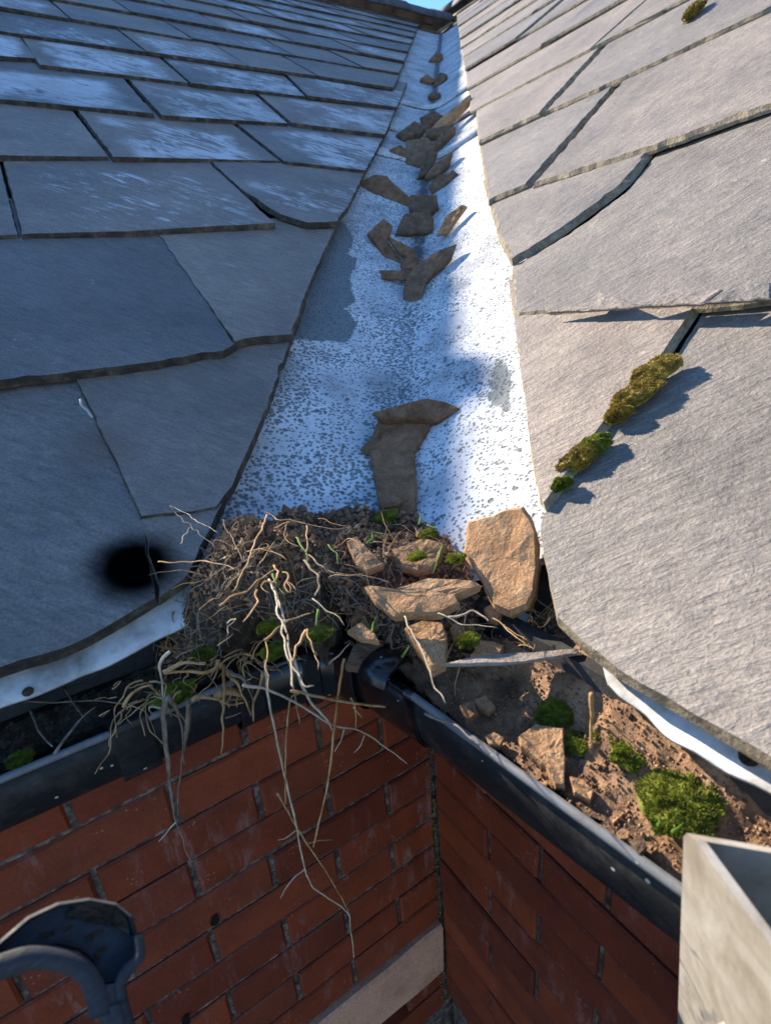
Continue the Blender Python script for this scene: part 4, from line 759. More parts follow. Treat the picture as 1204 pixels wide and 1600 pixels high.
# ---- moss
def MS(P, nrm, r, ry, h, mk, lab, grp, ax=None, n=700, bl=.006): moss(P, nrm, r, ry, h, M[mk], lab, grp, ax, n, bl)
jx = fp(FRR, .5, -.3)-fp(FRR, .1, -.05)
GJ = 'moss cushions in the slate joint'
RM = [([(0.2346,-0.2258,0.6999)][0], .034, .024, 'olive_moss', 'uppermost golden moss cushion in the open slate joint'), ([(0.196,-0.2249,0.6744)][0], .034, .026, 'olive_moss', 'second golden moss cushion below the uppermost in the slate joint'),
 ([(0.1646,-0.2259,0.6536)][0], .018, .014, 'olive_moss', 'small tail of golden moss ending the upper run in the slate joint'), ([(0.116,-0.2247,0.6216)][0], .024, .019, 'green_moss', 'bright green-tipped moss cushion heading the lower run in the slate joint'),
 ([(0.0979,-0.2211,0.6096)][0], .027, .021, 'olive_moss', 'olive moss cushion in the lower run of the slate joint'), ([(0.0584,-0.2259,0.5835)][0], .013, .010, 'green_moss', 'tiny green moss tuft lowest in the slate joint')]
for p, r1, r2, mk, lab in RM: MS(p, FRR[3], r1*1.0, r2*.8, .012, mk, lab, GJ, jx, 3200, .0026)
MS([(1.5448,0.5495,1.5653)][0], FRR[3], .05, .02, .02, 'olive_moss', 'dry brown moss tuft high on the sunlit roof near the photo edge', None, None, 500, .008)
for lab, p, r_, mk in [
 ('bright green moss tuft just behind the slate flake in the gutter', [(-0.0927,-0.3521,0.397)][0], .026, 'green_moss'), ('small upright moss sprig at centre of the right gutter', [(-0.1054,-0.3876,0.392)][0], .016, 'green_moss'),
 ('loose green moss by the stick in the right gutter', [(-0.0778,-0.3987,0.397)][0], .017, 'green_moss'), ('sprawling grassy moss under the white flashing', [(-0.0754,-0.433,0.4)][0], .028, 'green_moss'),
 ('largest round green moss cushion in the right gutter by the ladder', [(-0.0939,-0.4896,0.397)][0], .042, 'green_moss'),
 ('yellow-green moss tuft lit in front of the weedy heap', [(-0.2616,-0.1588,0.47)][0], .017, 'green_moss'), ('bright moss at the front foot of the weedy heap', [(-0.3004,-0.1109,0.44)][0], .020, 'green_moss'),
 ('ragged moss sprig above the bright front moss', [(-0.3023,-0.1038,0.47)][0], .014, 'green_moss'), ('dim moss patch at the shaded left foot of the heap', [(-0.3653,-0.0289,0.42)][0], .018, 'green_moss'),
 ('dark moss knob by the shaded valley side of the heap', [(-0.3038,0.0164,0.515)][0], .014, 'green_moss'), ('flat moss cap on the back rim of the heap', [(-0.0607,-0.1027,0.515)][0], .015, 'green_moss'),
 ('moss ridge beside the largest tan slab', [(-0.0683,-0.1695,0.505)][0], .014, 'green_moss'), ('moss spots growing on the rough tan lump', [(-0.1153,-0.1522,0.517)][0], .013, 'green_moss'),
 ('green moss behind the ochre crumbly lump', [(-0.1143,-0.2418,0.44)][0], .016, 'green_moss'), ('dark green moss under the pinkish oval chip', [(-0.0588,0.0009,0.51)][0], .022, 'green_moss'),
 ('shaded green moss in the black mud at the far left gutter', [(-0.576,-0.0241,0.375)][0], .016, 'green_moss'), ('dull moss beneath the dried leaves by the left gutter clip', [(-0.4123,-0.0441,0.39)][0], .03, 'green_moss')]:
    MS(p, (-.1, -.1, 1), r_*.85, r_*.68, r_*.24, mk, lab, 'moss clumps in the gutters and heap', None, int(900+120000*r_), .0022+r_*.014)
# ---- stems hanging down in front of the left wall
ZS = 2.909
HANG = [
 ('long pale stem hanging lowest before the bricks, kinked near its end', [(-0.3148,-0.115,0.4361),(-0.318,-0.115,0.4),(-0.3199,-0.115,0.3618),(-0.317,-0.115,0.2468),(-0.3143,-0.115,0.1583),(-0.3104,-0.115,0.0558),(-0.2903,-0.115,0.0055),(-0.2602,-0.115,-0.0589),(-0.2593,-0.115,-0.1037),(-0.2603,-0.115,-0.1677)], 'pale_straw', .0021, .0012, [[(-0.3143,-0.115,0.1583),(-0.3308,-0.115,0.1565),(-0.3421,-0.115,0.1612)], [(-0.3119,-0.115,0.0817),(-0.3325,-0.115,0.0793),(-0.354,-0.115,0.0581)]]),
 ('straight thin stem dangling close beside the long kinked stem', [(-0.2842,-0.125,0.3776),(-0.2967,-0.125,0.3726),(-0.31,-0.125,0.3226),(-0.318,-0.125,0.2744),(-0.3262,-0.125,0.2242)], 'straw', .0016, .0012, []),
 ('brown forked stem crossing behind the long kinked stem', [(-0.3268,-0.1,0.2212),(-0.321,-0.1,0.1974),(-0.3113,-0.1,0.1536),(-0.2994,-0.1,0.1061),(-0.2763,-0.1,0.0234),(-0.256,-0.1,-0.0635),(-0.2527,-0.1,-0.0873)], 'straw', .0020, .0014, [[(-0.2979,-0.1,0.1049),(-0.2746,-0.1,0.0934),(-0.2615,-0.1,0.0822)]]),
 ('golden stem dropping straight from the gutter corner', [(-0.2258,-0.14,0.4084),(-0.2331,-0.14,0.3858),(-0.251,-0.14,0.3167),(-0.2705,-0.14,0.2373),(-0.3039,-0.14,0.1449)], 'straw', .0024, .0016, []),
 ('yellow stem lying level across to the right gutter', [(-0.3098,-0.17,0.4228),(-0.24,-0.17,0.3689),(-0.1792,-0.17,0.3275),(-0.1205,-0.17,0.2899)], 'straw', .0021, .0020, [[(-0.2378,-0.17,0.3742),(-0.2337,-0.17,0.3556),(-0.2354,-0.17,0.326)], [(-0.2363,-0.17,0.3603),(-0.2262,-0.17,0.3379)]]),
 ('pale branching stem slanting down right over the bricks', [(-0.3502,-0.13,0.4258),(-0.3245,-0.13,0.4064),(-0.2884,-0.13,0.3649),(-0.2493,-0.13,0.3121),(-0.2097,-0.13,0.2783),(-0.1747,-0.13,0.2304),(-0.1404,-0.13,0.1782)], 'pale_straw', .0022, .0012, [[(-0.2332,-0.13,0.2956),(-0.2399,-0.13,0.2812),(-0.2515,-0.13,0.2677)], [(-0.2038,-0.13,0.2673),(-0.2119,-0.13,0.2568),(-0.2231,-0.13,0.2502)]]),
 ('short straw hanging beneath the heap, left of the flattened one', [(-0.2917,-0.13,0.4398),(-0.2912,-0.13,0.4053),(-0.2916,-0.13,0.383),(-0.2919,-0.13,0.3364)], 'straw', .0020, .0012, []),
 ('flattened grey leaf hanging beneath the heap', [(-0.286,-0.13,0.431),(-0.278,-0.13,0.3759),(-0.2644,-0.13,0.3416),(-0.2557,-0.13,0.3246),(-0.2503,-0.13,0.3037)], 'pale_straw', .0028, .0014, []),
]
for lab, P, mk, r0, r1, tw in HANG: stem(P, r0*.85, r1*.8, M[mk], lab, 'dead_grass_stem', 'grass stem', 'dead stems hanging over the gutter', twigs=tw)
# ---- dried leaf bunch over the left gutter
LEAF = [
 ('thick dried leaf hanging longest from the left gutter bunch', [(-0.4194,-0.09,0.4192),(-0.4249,-0.09,0.4177),(-0.4324,-0.09,0.4019),(-0.4355,-0.09,0.3741),(-0.4401,-0.09,0.3417),(-0.446,-0.09,0.2966),(-0.4494,-0.09,0.2475),(-0.4484,-0.09,0.2172),(-0.4472,-0.09,0.18)], .0048, 'root'),
 ('dried leaf looping beside the longest one', [(-0.4217,-0.1,0.4237),(-0.4177,-0.1,0.4095),(-0.4172,-0.1,0.3891),(-0.4199,-0.1,0.3631),(-0.4254,-0.1,0.3333)], .0036, 'root'),
 ('twisted dried leaf tapering down to meet the longest one', [(-0.4038,-0.085,0.4021),(-0.4049,-0.085,0.3831),(-0.4104,-0.085,0.3651),(-0.4197,-0.085,0.3419),(-0.4345,-0.085,0.297),(-0.4455,-0.085,0.253)], .0046, 'root'),
 ('single straight dry leaf hanging right of the bunch', [(-0.3587,-0.1,0.4389),(-0.3652,-0.1,0.3995),(-0.3732,-0.1,0.3688),(-0.3754,-0.1,0.3462),(-0.3822,-0.1,0.3221)], .0026, 'straw'),
 ('pale upright stalk joining the top of the bunch', [(-0.4082,-0.08,0.4692),(-0.4206,-0.08,0.4591),(-0.4224,-0.08,0.4429),(-0.4251,-0.08,0.4223),(-0.4309,-0.08,0.4031)], .0022, 'pale_straw'),
 ('curved straw sticking out left of the bunch', [(-0.4655,-0.09,0.4331),(-0.4542,-0.09,0.4439),(-0.4457,-0.09,0.4458),(-0.4369,-0.09,0.4445)], .0022, 'straw'),
 ('bright straw lying across the top of the bunch', [(-0.4198,-0.08,0.447),(-0.4055,-0.08,0.4487),(-0.3935,-0.08,0.4462),(-0.3732,-0.08,0.4376)], .0030, 'straw'),
 ('bowed straw drooping right across the gutter rim', [(-0.4006,-0.1,0.4114),(-0.3931,-0.1,0.413),(-0.3738,-0.1,0.3983),(-0.3608,-0.1,0.3856),(-0.3454,-0.1,0.3784)], .0026, 'straw'),
 ('folded tan leaf standing at the top of the bunch', [(-0.3592,-0.08,0.4366),(-0.3659,-0.08,0.4263),(-0.3773,-0.08,0.4261),(-0.3906,-0.08,0.4338),(-0.4182,-0.08,0.4462)], .0032, 'straw'),
 ('short leaf falling over the rim, first right of the bunch', [(-0.3611,-0.095,0.4372),(-0.3529,-0.095,0.4197),(-0.3452,-0.095,0.3975),(-0.3413,-0.095,0.3741),(-0.3391,-0.095,0.3511)], .0034, 'straw'),
 ('short leaf falling over the rim, second right of the bunch', [(-0.3563,-0.1,0.4312),(-0.3409,-0.1,0.4099),(-0.3361,-0.1,0.3913),(-0.3347,-0.1,0.3667),(-0.3394,-0.1,0.3461)], .0030, 'root'),
 ('short leaf falling over the rim, third right of the bunch', [(-0.3133,-0.09,0.4007),(-0.3223,-0.09,0.3777),(-0.331,-0.09,0.3629),(-0.3356,-0.09,0.3406)], .0026, 'straw'),
 ('broad papery leaf curled on the left gutter rim', [(-0.3762,-0.09,0.3987),(-0.363,-0.09,0.3976),(-0.349,-0.09,0.388),(-0.343,-0.09,0.3765),(-0.3616,-0.09,0.384)], .0055, 'straw'),
 ('thin twig forking low from the longest hanging leaf', [(-0.4494,-0.09,0.2475),(-0.4602,-0.09,0.2424),(-0.472,-0.09,0.235)], .0012, 'pale_straw'),
 ('kinked root dangling under the left gutter bunch', [(-0.3678,-0.09,0.3612),(-0.3561,-0.09,0.3595),(-0.3502,-0.09,0.3587)], .0014, 'root'),
 ('small curled rootlet by the left gutter clip', [(-0.4328,-0.095,0.4143),(-0.4431,-0.095,0.4211),(-0.4449,-0.095,0.4166),(-0.4407,-0.095,0.4088)], .0014, 'pale_straw'),
]
for lab, P, r, mk in LEAF: stem(P, r, .0006, M[mk], lab, 'dried_leaf', 'dried leaf', 'dried leaves over the left gutter', flat=.35, wob=.002, rfun=(lambda k, r=r: r*(.35+.75*math.sin(min(1, k*1.25+.12)*math.pi)**.8) if r > .004 else r*(1-.6*k)))
m2 = MB()
for _ in range(60):
    x = random.choice((-.47, -.44, -.40, -.35, -.32))+random.gauss(0, .012); p = A(x, random.uniform(-.06, -.02), .39+random.uniform(0, .025)); a = random.uniform(-1, 1); d = A(a, -random.uniform(.3, 1), random.uniform(.1, .9)); L = random.uniform(.025, .07); P = []
    for k in range(7):
        P.append(p.copy()); d = d/np.linalg.norm(d)+A(random.gauss(0, .55), random.gauss(0, .2), random.gauss(-.2, .3)); p = p+d/np.linalg.norm(d)*L/6
        if p[2] < .39 and p[1] > -.075: p[1] = -.075
    m2.tube(catmull(P, 2), random.uniform(.0006, .0018), .0004, 4, .35)
setp(m2.build('dried_grass', M['straw']), 'mat of short dried grass spilling over the shaded gutter rim', 'dried grass', None, 'stuff')
# ---- stems on the heap
HEAP = [
 ('leaning straw rising to the curled yellow tip on the heap', [(-0.2451,0.0001,0.565),(-0.2673,-0.0411,0.565),(-0.2832,-0.0656,0.565),(-0.3185,-0.1234,0.565),(-0.3368,-0.1546,0.565),(-0.3498,-0.1772,0.565)], 'straw', .0030),
 ('straight straw lying across the left flank of the heap', [(-0.3699,-0.1836,0.56),(-0.3411,-0.1732,0.56),(-0.3194,-0.16,0.56),(-0.2974,-0.1493,0.56)], 'straw', .0026),
 ('arched straw reaching left over the shaded lining', [(-0.3936,-0.0417,0.56),(-0.3836,-0.0508,0.56),(-0.3731,-0.0577,0.56),(-0.3511,-0.074,0.56),(-0.3386,-0.0969,0.56),(-0.331,-0.1214,0.56)], 'straw', .0024),
 ('long straw along the back edge of the heap', [(-0.2324,0.0351,0.555),(-0.2311,0.0132,0.555),(-0.2322,-0.0055,0.555),(-0.2194,-0.0179,0.555),(-0.2112,-0.0483,0.555),(-0.1954,-0.0792,0.555),(-0.1727,-0.0996,0.555)], 'straw', .0028),
 ('finer straw doubling the one along the back edge', [(-0.1902,-0.0387,0.555),(-0.1842,-0.0671,0.555),(-0.1732,-0.1005,0.555)], 'straw', .0016),
 ('pale grass stalk resting on the shaded slate corner', [(-0.3413,0.105,0.575),(-0.3362,0.0746,0.575),(-0.3284,0.0132,0.575),(-0.3203,-0.0436,0.575)], 'pale_straw', .0018),
 ('grey forked stalk below the shaded slate corner', [(-0.3403,0.1137,0.57),(-0.3398,0.0485,0.57),(-0.338,0.0141,0.57),(-0.3356,-0.0218,0.57),(-0.3348,-0.0741,0.57)], 'root', .0018),
 ('thin bent stalk between the grey fork and shaded slate', [(-0.3632,-0.027,0.57),(-0.3493,-0.0023,0.57),(-0.3388,0.0114,0.57)], 'pale_straw', .0013),
 ('tall white stalk crossing the front of the heap downwards', [(-0.3055,-0.1477,0.55),(-0.3106,-0.1724,0.55),(-0.3208,-0.208,0.55),(-0.3315,-0.2416,0.55),(-0.3415,-0.2709,0.55),(-0.35,-0.2974,0.55),(-0.3594,-0.3267,0.55)], 'pale_straw', .0028),
 ('second stalk crossing the front of the heap beside the tall white one', [(-0.3049,-0.1613,0.545),(-0.3173,-0.2002,0.545),(-0.3266,-0.2324,0.545),(-0.343,-0.2836,0.545),(-0.3499,-0.3206,0.545),(-0.3428,-0.3295,0.545)], 'pale_straw', .0023),
 ('short straw pointing right down the heap front', [(-0.2809,-0.1966,0.54),(-0.2799,-0.2256,0.54),(-0.2793,-0.2591,0.54)], 'pale_straw', .0022),
 ('brown stalk leaning at the back left of the heap', [(-0.2841,0.0621,0.55),(-0.2924,0.0242,0.55),(-0.2977,-0.0127,0.55),(-0.3106,-0.085,0.55)], 'root', .0030),
 ('brown stalk running right through the heap', [(-0.2282,-0.0826,0.53),(-0.2317,-0.1087,0.53),(-0.2309,-0.1314,0.53),(-0.2246,-0.1503,0.53),(-0.2018,-0.1834,0.53),(-0.1912,-0.2075,0.53)], 'root', .0032),
 ('thick orange dead stem low on the heap front', [(-0.3249,-0.1624,0.49),(-0.3097,-0.1521,0.49),(-0.2921,-0.1424,0.49),(-0.2788,-0.1431,0.49),(-0.2638,-0.1451,0.49)], 'straw', .0038),
 ('crooked rootlet dropping from the thick orange stem', [(-0.3181,-0.1398,0.475),(-0.3242,-0.1613,0.475),(-0.3353,-0.187,0.475),(-0.348,-0.2218,0.475)], 'straw', .0020),
 ('plump pinkish dead leaf curled on top of the heap', [(-0.2522,-0.1248,0.545),(-0.2557,-0.148,0.545),(-0.259,-0.1697,0.545),(-0.2662,-0.1865,0.545),(-0.2804,-0.2042,0.545)], 'root', .0050),
 ('curled loop of dry grass near the leaning straw', [(-0.306,-0.0949,0.565),(-0.2947,-0.0997,0.565),(-0.2852,-0.0999,0.565),(-0.2817,-0.0915,0.565),(-0.2896,-0.087,0.565),(-0.2952,-0.0963,0.565),(-0.287,-0.118,0.565),(-0.2824,-0.1461,0.565)], 'straw', .0020),
 ('tuft leaf flopping left at the heap centre', [(-0.2893,-0.1284,0.555),(-0.2959,-0.1523,0.555),(-0.3056,-0.1667,0.555),(-0.3133,-0.1599,0.555),(-0.3236,-0.1769,0.555),(-0.3212,-0.1874,0.555)], 'straw', .0030),
 ('tuft leaf curling right at the heap centre', [(-0.2889,-0.1489,0.555),(-0.2926,-0.1693,0.555),(-0.3036,-0.186,0.555),(-0.3028,-0.1994,0.555),(-0.2942,-0.1769,0.555),(-0.2966,-0.2007,0.555)], 'straw', .0032),
 ('bundle strand falling left from the heap centre', [(-0.3205,-0.1519,0.545),(-0.3292,-0.174,0.545),(-0.341,-0.1875,0.545),(-0.3531,-0.2028,0.545)], 'straw', .0030),
 ('dry flag leaf bent at the back of the heap', [(-0.2139,-0.0493,0.555),(-0.2266,-0.0819,0.555),(-0.242,-0.111,0.555),(-0.2559,-0.1432,0.555)], 'straw', .0026),
 ('hooked dry leaf below the long back straw', [(-0.2445,-0.0217,0.55),(-0.2203,-0.0079,0.55),(-0.2416,-0.0454,0.55),(-0.2455,-0.0683,0.55),(-0.2428,-0.0897,0.55)], 'straw', .0024),
 ('dry knot of leaves hanging at the heap front centre', [(-0.2884,-0.1859,0.5),(-0.3012,-0.2012,0.5),(-0.3133,-0.2156,0.5),(-0.3234,-0.2301,0.5)], 'straw', .0042),
 ('second dry strand beside the knot at the heap front', [(-0.2871,-0.187,0.5),(-0.2949,-0.2101,0.5),(-0.2985,-0.2279,0.5),(-0.3083,-0.2519,0.5)], 'straw', .0026),
 ('stiff straw sticking out beside the pale dried clod', [(-0.2664,-0.1898,0.45),(-0.2512,-0.1807,0.45),(-0.2336,-0.1717,0.45)], 'straw', .0026),
 ('pointed leaf lying level at the left foot of the heap', [(-0.4106,-0.0655,0.44),(-0.4001,-0.0666,0.44),(-0.3853,-0.073,0.44),(-0.3742,-0.0826,0.44)], 'straw', .0032),
 ('dark twig above the pointed leaf at the heap foot', [(-0.4033,-0.066,0.45),(-0.3864,-0.0642,0.45),(-0.3746,-0.0619,0.45),(-0.3617,-0.0602,0.45)], 'root', .0022),
 ('pale looped rootlet on the dark left side of the heap', [(-0.3509,-0.1168,0.5),(-0.3454,-0.1111,0.5),(-0.339,-0.1136,0.5),(-0.3448,-0.1199,0.5),(-0.351,-0.1249,0.5),(-0.3542,-0.1379,0.5)], 'pale_straw', .0018),
 ('grey twig on the dark left side of the heap', [(-0.3653,-0.125,0.48),(-0.3555,-0.114,0.48),(-0.3433,-0.1102,0.48)], 'root', .0020),
 ('long straw slanting down the right half of the heap', [(-0.1952,-0.234,0.5),(-0.2051,-0.261,0.5),(-0.2139,-0.2841,0.5),(-0.2339,-0.3305,0.5),(-0.2466,-0.3624,0.5)], 'pale_straw', .0026),
 ('thin straw below the arrow-shaped slab', [(-0.155,-0.2409,0.49),(-0.1528,-0.254,0.49),(-0.1401,-0.2778,0.49),(-0.1273,-0.3011,0.49)], 'pale_straw', .0022),
 ('upper of two straws over the ochre lump', [(-0.105,-0.2874,0.48),(-0.1048,-0.3045,0.48),(-0.1062,-0.3235,0.48)], 'straw', .0018),
 ('lower of two straws over the ochre lump', [(-0.1055,-0.2737,0.48),(-0.11,-0.3022,0.48),(-0.113,-0.3321,0.48)], 'straw', .0028),
 ('red-brown curled leaf below the largest tan slab', [(-0.1445,-0.2439,0.485),(-0.1333,-0.2536,0.485),(-0.119,-0.2544,0.485),(-0.1165,-0.268,0.485),(-0.1193,-0.2789,0.485)], 'root', .0040),
]
for lab, P, mk, r in HEAP: stem(P, r*.48, r*.2, M[mk], lab, 'dead_grass_stem', 'grass stem', 'dead stems on the heap', flat=.5, wob=.0035)
# sticks and roots in the right and left gutter
for lab, P, mk, r in [
 ('short upright stick in the right gutter', [(-0.1,-0.3981,0.4572),(-0.1,-0.4005,0.436),(-0.1,-0.401,0.4162),(-0.1,-0.4031,0.3954)], 'straw', .0026), ('pale root along the lip of the white flashing', [(-0.0519,-0.3607,0.4),(-0.0432,-0.3733,0.4),(-0.0379,-0.3863,0.4),(-0.0473,-0.4008,0.4),(-0.0488,-0.4097,0.4),(-0.0464,-0.4261,0.4)], 'pale_straw', .0030),
 ('grey twig in the shade under the flake', [(-0.0447,-0.3095,0.4),(-0.0486,-0.3266,0.4),(-0.0517,-0.3423,0.4)], 'root', .0022), ('buried twig slanting through the right gutter silt', [(-0.0604,-0.3593,0.385),(-0.0588,-0.3858,0.385),(-0.0617,-0.4166,0.385)], 'straw', .0024),
 ('reddish rootlet curling over the gutter moss', [(-0.0684,-0.3432,0.395),(-0.0653,-0.3535,0.395),(-0.0771,-0.3647,0.395),(-0.0613,-0.3611,0.395)], 'root', .0018), ('fine root draped over the right gutter rim', [(-0.1969,-0.2619,0.392),(-0.1894,-0.2813,0.392),(-0.1828,-0.2919,0.392),(-0.1815,-0.3081,0.392),(-0.1811,-0.3327,0.392)], 'root', .0018),
 ('grey twig lying in the mud of the far left gutter', [(-0.5404,-0.0612,0.39),(-0.5114,-0.0203,0.39),(-0.4928,-0.008,0.39)], 'root', .0018), ('pale twig arching over the far left gutter mud', [(-0.5685,0.0597,0.395),(-0.5297,0.0248,0.395),(-0.491,-0.0028,0.395),(-0.4548,-0.0424,0.395)], 'root', .0014),
 ('bent rootlet near the moss in the far left gutter', [(-0.5589,0.038,0.39),(-0.5527,-0.0068,0.39),(-0.5411,-0.0493,0.39)], 'root', .0016), ('upright rootlet between twigs in the far left gutter', [(-0.5206,0.051,0.395),(-0.514,0.0086,0.395),(-0.5072,-0.0242,0.395)], 'root', .0015)]:
    stem(P, r, r*.5, M[mk], lab, 'twig', 'twig', 'twigs lying in the gutters')
# green shoots
for k, (lab, P) in enumerate([
 ('thin green shoot before the brown stalk on the heap', [(-0.239,-0.0766,0.555),(-0.2462,-0.1071,0.555),(-0.2517,-0.1307,0.555),(-0.2608,-0.1492,0.555)]), ('paired green blades at the right of the heap', [(-0.2054,-0.0921,0.54),(-0.2095,-0.1099,0.54),(-0.2117,-0.1257,0.54),(-0.2234,-0.1484,0.54)]),
 ('green blade standing by the lit moss tuft', [(-0.2587,-0.1575,0.5),(-0.2675,-0.1715,0.5),(-0.2767,-0.188,0.5)]), ('green blade leaning over the heap front', [(-0.2905,-0.1191,0.54),(-0.2961,-0.1433,0.54),(-0.2996,-0.1739,0.54)]),
 ('tall green blade in front of the rough tan lump', [(-0.0869,-0.1673,0.525),(-0.1117,-0.1895,0.525),(-0.1402,-0.2156,0.525)]), ('little green sprout below the arrow-shaped slab', [(-0.2176,-0.2013,0.475),(-0.2069,-0.1882,0.475),(-0.1962,-0.1787,0.475)]),
 ('green sprout at the left edge of the rough tan lump', [(-0.1523,-0.0924,0.525),(-0.1379,-0.0841,0.525),(-0.1263,-0.0682,0.525),(-0.1177,-0.0842,0.525)]), ('green shoot beside the gutter corner', [(-0.1929,-0.2196,0.44),(-0.181,-0.2129,0.44),(-0.173,-0.2068,0.44)]),
 ('green blade right of the largest gutter moss', [(-0.1289,-0.5002,0.4),(-0.1191,-0.5014,0.4),(-0.1138,-0.5007,0.4)]), ('green blade before the largest gutter moss', [(-0.133,-0.4908,0.4),(-0.1286,-0.4894,0.4),(-0.1256,-0.4868,0.4)]),
 ('green shoot on the back rim of the heap', [(-0.0725,-0.0998,0.53),(-0.0561,-0.082,0.53),(-0.0458,-0.0652,0.53)]), ('flat green blade by the moss cap on the heap rim', [(-0.0571,-0.0982,0.525),(-0.0561,-0.1155,0.525),(-0.0516,-0.1278,0.525)])]):
    stem(P, .0019, .0005, M['shoot'], lab, 'green_shoot', 'shoot', 'green shoots', flat=.4)
# fine root tangle over the heap, past counting
mb = MB(); cp_ = [A(*p) for p in PILE]
for _ in range(420):
    b = random.choice(cp_[9:22])+A(random.gauss(0, .035), random.gauss(0, .035), 0)
    if not inpoly(b[:2], [p[:2] for p in PB]): continue
    a = random.uniform(0, 6.283); L = random.uniform(.02, .075); P = []; p = A(b[0], b[1], hpile(b[0], b[1])); d = A(math.cos(a), math.sin(a), random.uniform(-.1, .7))
    for k in range(6):
        P.append(p.copy()); d = d+A(random.gauss(0, .5), random.gauss(0, .5), random.gauss(0, .3)-.12); d /= np.linalg.norm(d); p = p+d*L/6
        zf = hpile(p[0], p[1]); p[2] = max(p[2], zf-.001)
    mb.tube(catmull(P, 2), random.uniform(.0005, .0013), .0004, 3)
m2 = MB()
for _ in range(300):
    b = random.choice(cp_[9:22])+A(random.gauss(-.01, .03), random.gauss(0, .03), 0)
    if not inpoly(b[:2], [p[:2] for p in PB]): continue
    a = random.uniform(0, 6.283); L = random.uniform(.025, .09); P = []; p = A(b[0], b[1], hpile(b[0], b[1])+.004); d = A(math.cos(a), math.sin(a), random.uniform(.1, 1.0))
    for k in range(6):
        P.append(p.copy()); d = d+A(random.gauss(0, .22), random.gauss(0, .22), random.gauss(0, .2)-.1); d /= np.linalg.norm(d); p = p+d*L/6; p[2] = max(p[2], hpile(p[0], p[1])+.002)
    m2.tube(catmull(P, 2), random.uniform(.0005, .0017), .0003, 3, .5)
setp(m2.build('straw_litter', M['straw']), 'litter of short curled straw and leaf scraps strewn over the heap', 'straw', None, 'stuff')
fe_ = [A(*p) for p in PB[:7]]
for _ in range(170):
    i = random.randrange(len(fe_)-1); k = random.random(); b = fe_[i]*(1-k)+fe_[i+1]*k+A(random.uniform(0, .03), random.uniform(0, .03), 0); p = A(b[0], b[1], max(hpile(b[0], b[1]), .39)+random.uniform(-.01, .02)); d = A(random.gauss(-.3, .5), random.gauss(-.4, .5), .2); P = []; L = random.uniform(.02, .07)
    for k in range(6): P.append(p.copy()); d = d/np.linalg.norm(d)+A(random.gauss(0, .4), random.gauss(0, .4), random.gauss(-.3, .25)); p = p+d/np.linalg.norm(d)*L/6
    mb.tube(catmull(P, 2), random.uniform(.0005, .0014), .0004, 3)
tg = mb.build('root_tangle', M['root']); setp(tg, 'tangle of fine dry roots matted over the dark soil heap', 'roots', None, 'stuff')
# algae down the inner corner of the walls
mb = MB()
for _ in range(260):
    z = random.uniform(-.75, .22); p = A(-abs(random.gauss(0, .007))-.001, -abs(random.gauss(0, .003))-.001, z); r = random.uniform(.0005, .0017)
    mb.add([p+A(r, 0, 0), p+A(0, -r, 0), p+A(-r, 0, 0), p+A(0, 0, r*1.6), p+A(0, 0, -r*1.6)], [(0, 1, 3), (1, 2, 3), (1, 0, 4), (2, 1, 4), (0, 3, 2, 4)])
setp(mb.build('algae', M['green_moss']), 'thin green algae crust down the inner corner of the brick walls', 'algae', None, 'stuff')
# ================================================================== tools
# aluminium ladder: two channel stiles and rungs, leaning on the right gutter
lt = A(*[(-0.2016,-0.5385,0.5)][0]); lb = A(*[(-0.1412,-0.5374,0.18)][0]); ld = (lb-lt); ld /= np.linalg.norm(ld)
we = A(*[(-0.2323,-0.6002,0.5)][0])-lt; we /= np.linalg.norm(we); fe = A(*[(-0.1714,-0.5738,0.5)][0])-lt; fe /= np.linalg.norm(fe)
lad = empty('ladder', tuple(lt+ld*3.5)); setp(lad, 'scuffed aluminium ladder stile rising in front of the right gutter', 'ladder')
def stile(off):
    W, Fg, T = .085, .055, .006; sec = [(Fg, 0), (0, 0), (0, W), (Fg, W), (Fg, W-T), (T, W-T), (T, T), (Fg, T)]; mb = MB(); vs = []
    hs = [0, .004, .012, .3, 1.2, 2.4, 3.6]
    for i, h in enumerate(hs):
        cut = (.010, .003, 0)[i] if i < 3 else 0
        for a, b in sec:
            bb = min(max(b, cut if b < W/2 else b), W-cut); vs.append(lt+off+fe*a+we*bb+ld*h)
    n = len(sec); fs = [(i*n+k, i*n+(k+1) % n, (i+1)*n+(k+1) % n, (i+1)*n+k) for i in range(len(hs)-1) for k in range(n)]
    fs += [(0, 1, 6, 7), (1, 2, 5, 6), (2, 3, 4, 5)]; mb.add(vs, fs)
    return mb.build('stile', M['aluminium'], lad)
stile(A(0, 0, 0)); stile(fe*.40)
for k in range(12): mb = MB(); p = lt+we*.042+ld*(.16+.28*k); mb.tube([p+fe*.0, p+fe*.41], .014, sides=10); mb.build('rung', M['aluminium'], lad, True)
# grey plastic gutter scoop
so_ = A(*[(-0.5393,-0.3365,0.434)][0]); sx = A(*[(-0.5063,-0.3492,0.4177)][0])-so_; sx_u = sx/100.0; sy_u = (A(*[(-0.5315,-0.3093,0.4553)][0])-so_)/100.0; sn = np.cross(sx_u, sy_u); sn /= np.linalg.norm(sn)
sn = sn if sn@(A(*CAM['loc'])-so_) > 0 else -sn
def sp(x, y, h=0): return so_+sx_u*(x-110)+sy_u*(1500-y)+sn*h
scp = empty('gutter_scoop', tuple(sp(170, 1700))); setp(scp, 'dark grey plastic hand scoop smeared with mud, held before the left wall', 'scoop')
OUT = [(-70, 1520), (0, 1476), (45, 1434), (90, 1411), (140, 1402), (185, 1409), (210, 1430), (220, 1465), (216, 1492), (198, 1506), (186, 1525), (176, 1536), (160, 1538), (150, 1525), (142, 1502), (122, 1487), (92, 1480), (50, 1484), (0, 1497), (-70, 1535)]
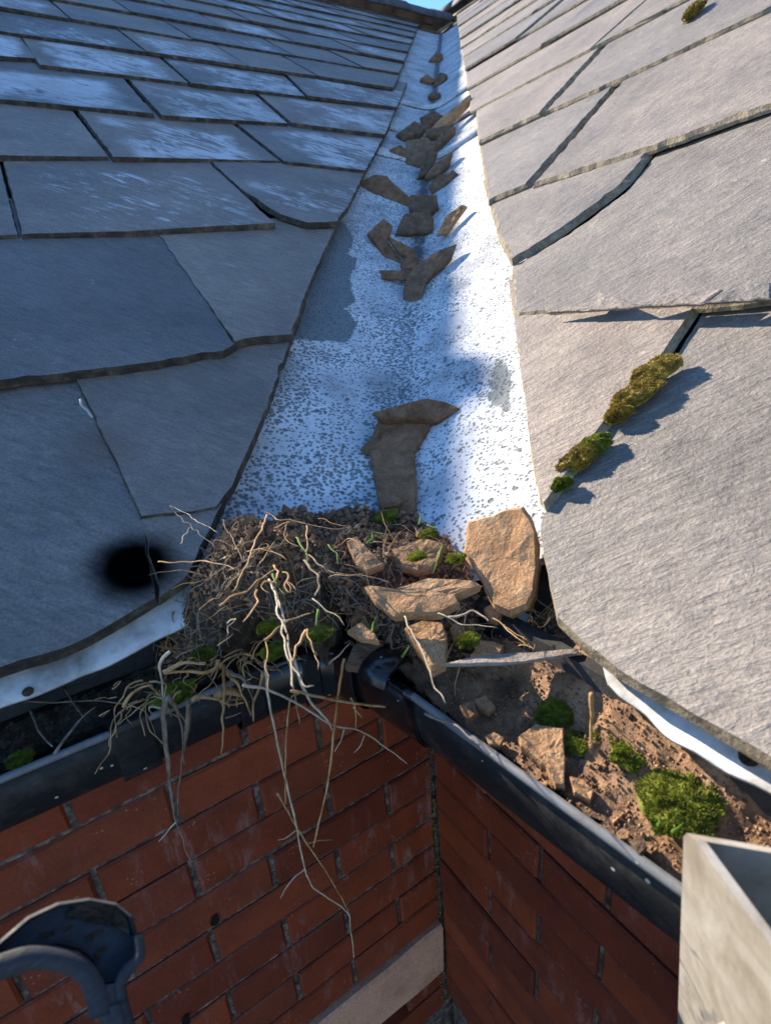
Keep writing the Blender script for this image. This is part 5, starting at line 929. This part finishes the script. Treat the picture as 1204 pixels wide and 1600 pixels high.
oc = np.mean(np.array(OUT, float), 0); R0 = [A(*p) for p in resample([A(*p) for p in OUT], 14)]; n = len(R0)
def inset(P, d):
    out = []
    for i in range(len(P)):
        t = P[(i+1) % len(P)]-P[i-1]; nr = A(-t[1], t[0]); nr /= np.linalg.norm(nr)+1e-9; q = P[i]+nr*d; out.append(q)
    return out
ar = area2(R0); sg = 1 if ar > 0 else -1
R1 = inset(R0, 5*sg); R2 = inset(R0, 9*sg); vs = [sp(*p, 0) for p in R0]+[sp(*p, .004) for p in R1]+[sp(*p, -.006) for p in R2]+[sp(*p, -.018) for p in R0]
fs = [(k*n+i, k*n+(i+1) % n, (k+1)*n+(i+1) % n, (k+1)*n+i) for k in range(2) for i in range(n)]+[tuple(range(2*n, 3*n)), tuple(range(3*n, 4*n))]+[(i, 3*n+i, 3*n+(i+1) % n, (i+1) % n) for i in range(n)]
build('blade', vs, fs, M['grey_plastic'], scp)
def band(P, h0, h1, wd, name):
    P = catmull([A(*p, 0) for p in P], 6); vs = []
    for i, p in enumerate(P):
        t = P[min(i+1, len(P)-1)]-P[max(i-1, 0)]; nr = A(-t[1], t[0], 0); nr /= np.linalg.norm(nr)
        for s_, h in ((-1, h0), (-.75, h1), (.75, h1), (1, h0), (.6, h0-.034), (-.6, h0-.034)): q = p+nr*wd*s_; vs.append(sp(q[0], q[1], h))
    fs = [(i*6+k, i*6+(k+1) % 6, (i+1)*6+(k+1) % 6, (i+1)*6+k) for i in range(len(P)-1) for k in range(6)]+[tuple(range(6)), tuple((len(P)-1)*6+k for k in reversed(range(6)))]
    return build(name, vs, fs, M['grey_plastic'], scp, True)
band([(-90, 1540), (0, 1513), (50, 1497), (95, 1500), (125, 1513), (145, 1541), (156, 1580)], .004, .011, 19, 'brace')
band([(218, 1462), (217, 1495), (198, 1514), (184, 1536), (186, 1560)], .004, .011, 9, 'side_wall')
hd = band([(168, 1536), (174, 1570), (188, 1620), (210, 1700), (240, 1800)], .004, .010, 25, 'handle')
band([(174, 1566), (182, 1596), (202, 1664)], .0085, .0115, 11, 'grip')
mud = frag('mud', [sp(*p, -.003) for p in [(98, 1434), (118, 1412), (150, 1406), (185, 1414), (206, 1440), (208, 1462), (190, 1452), (160, 1446), (125, 1440)]], .006, M['soil'], None, None, None, .0035, scp)
for k, P in enumerate([[(130, 1465), (160, 1452), (162, 1458), (135, 1472)], [(145, 1490), (165, 1476), (168, 1482), (150, 1500)], [(95, 1452), (112, 1445), (114, 1450), (98, 1458)], [(60, 1462), (85, 1455), (84, 1461), (62, 1468)]]):
    frag('mud', [sp(*p, -.0045) for p in P], .004, M['soil'], None, None, None, .0015, scp)
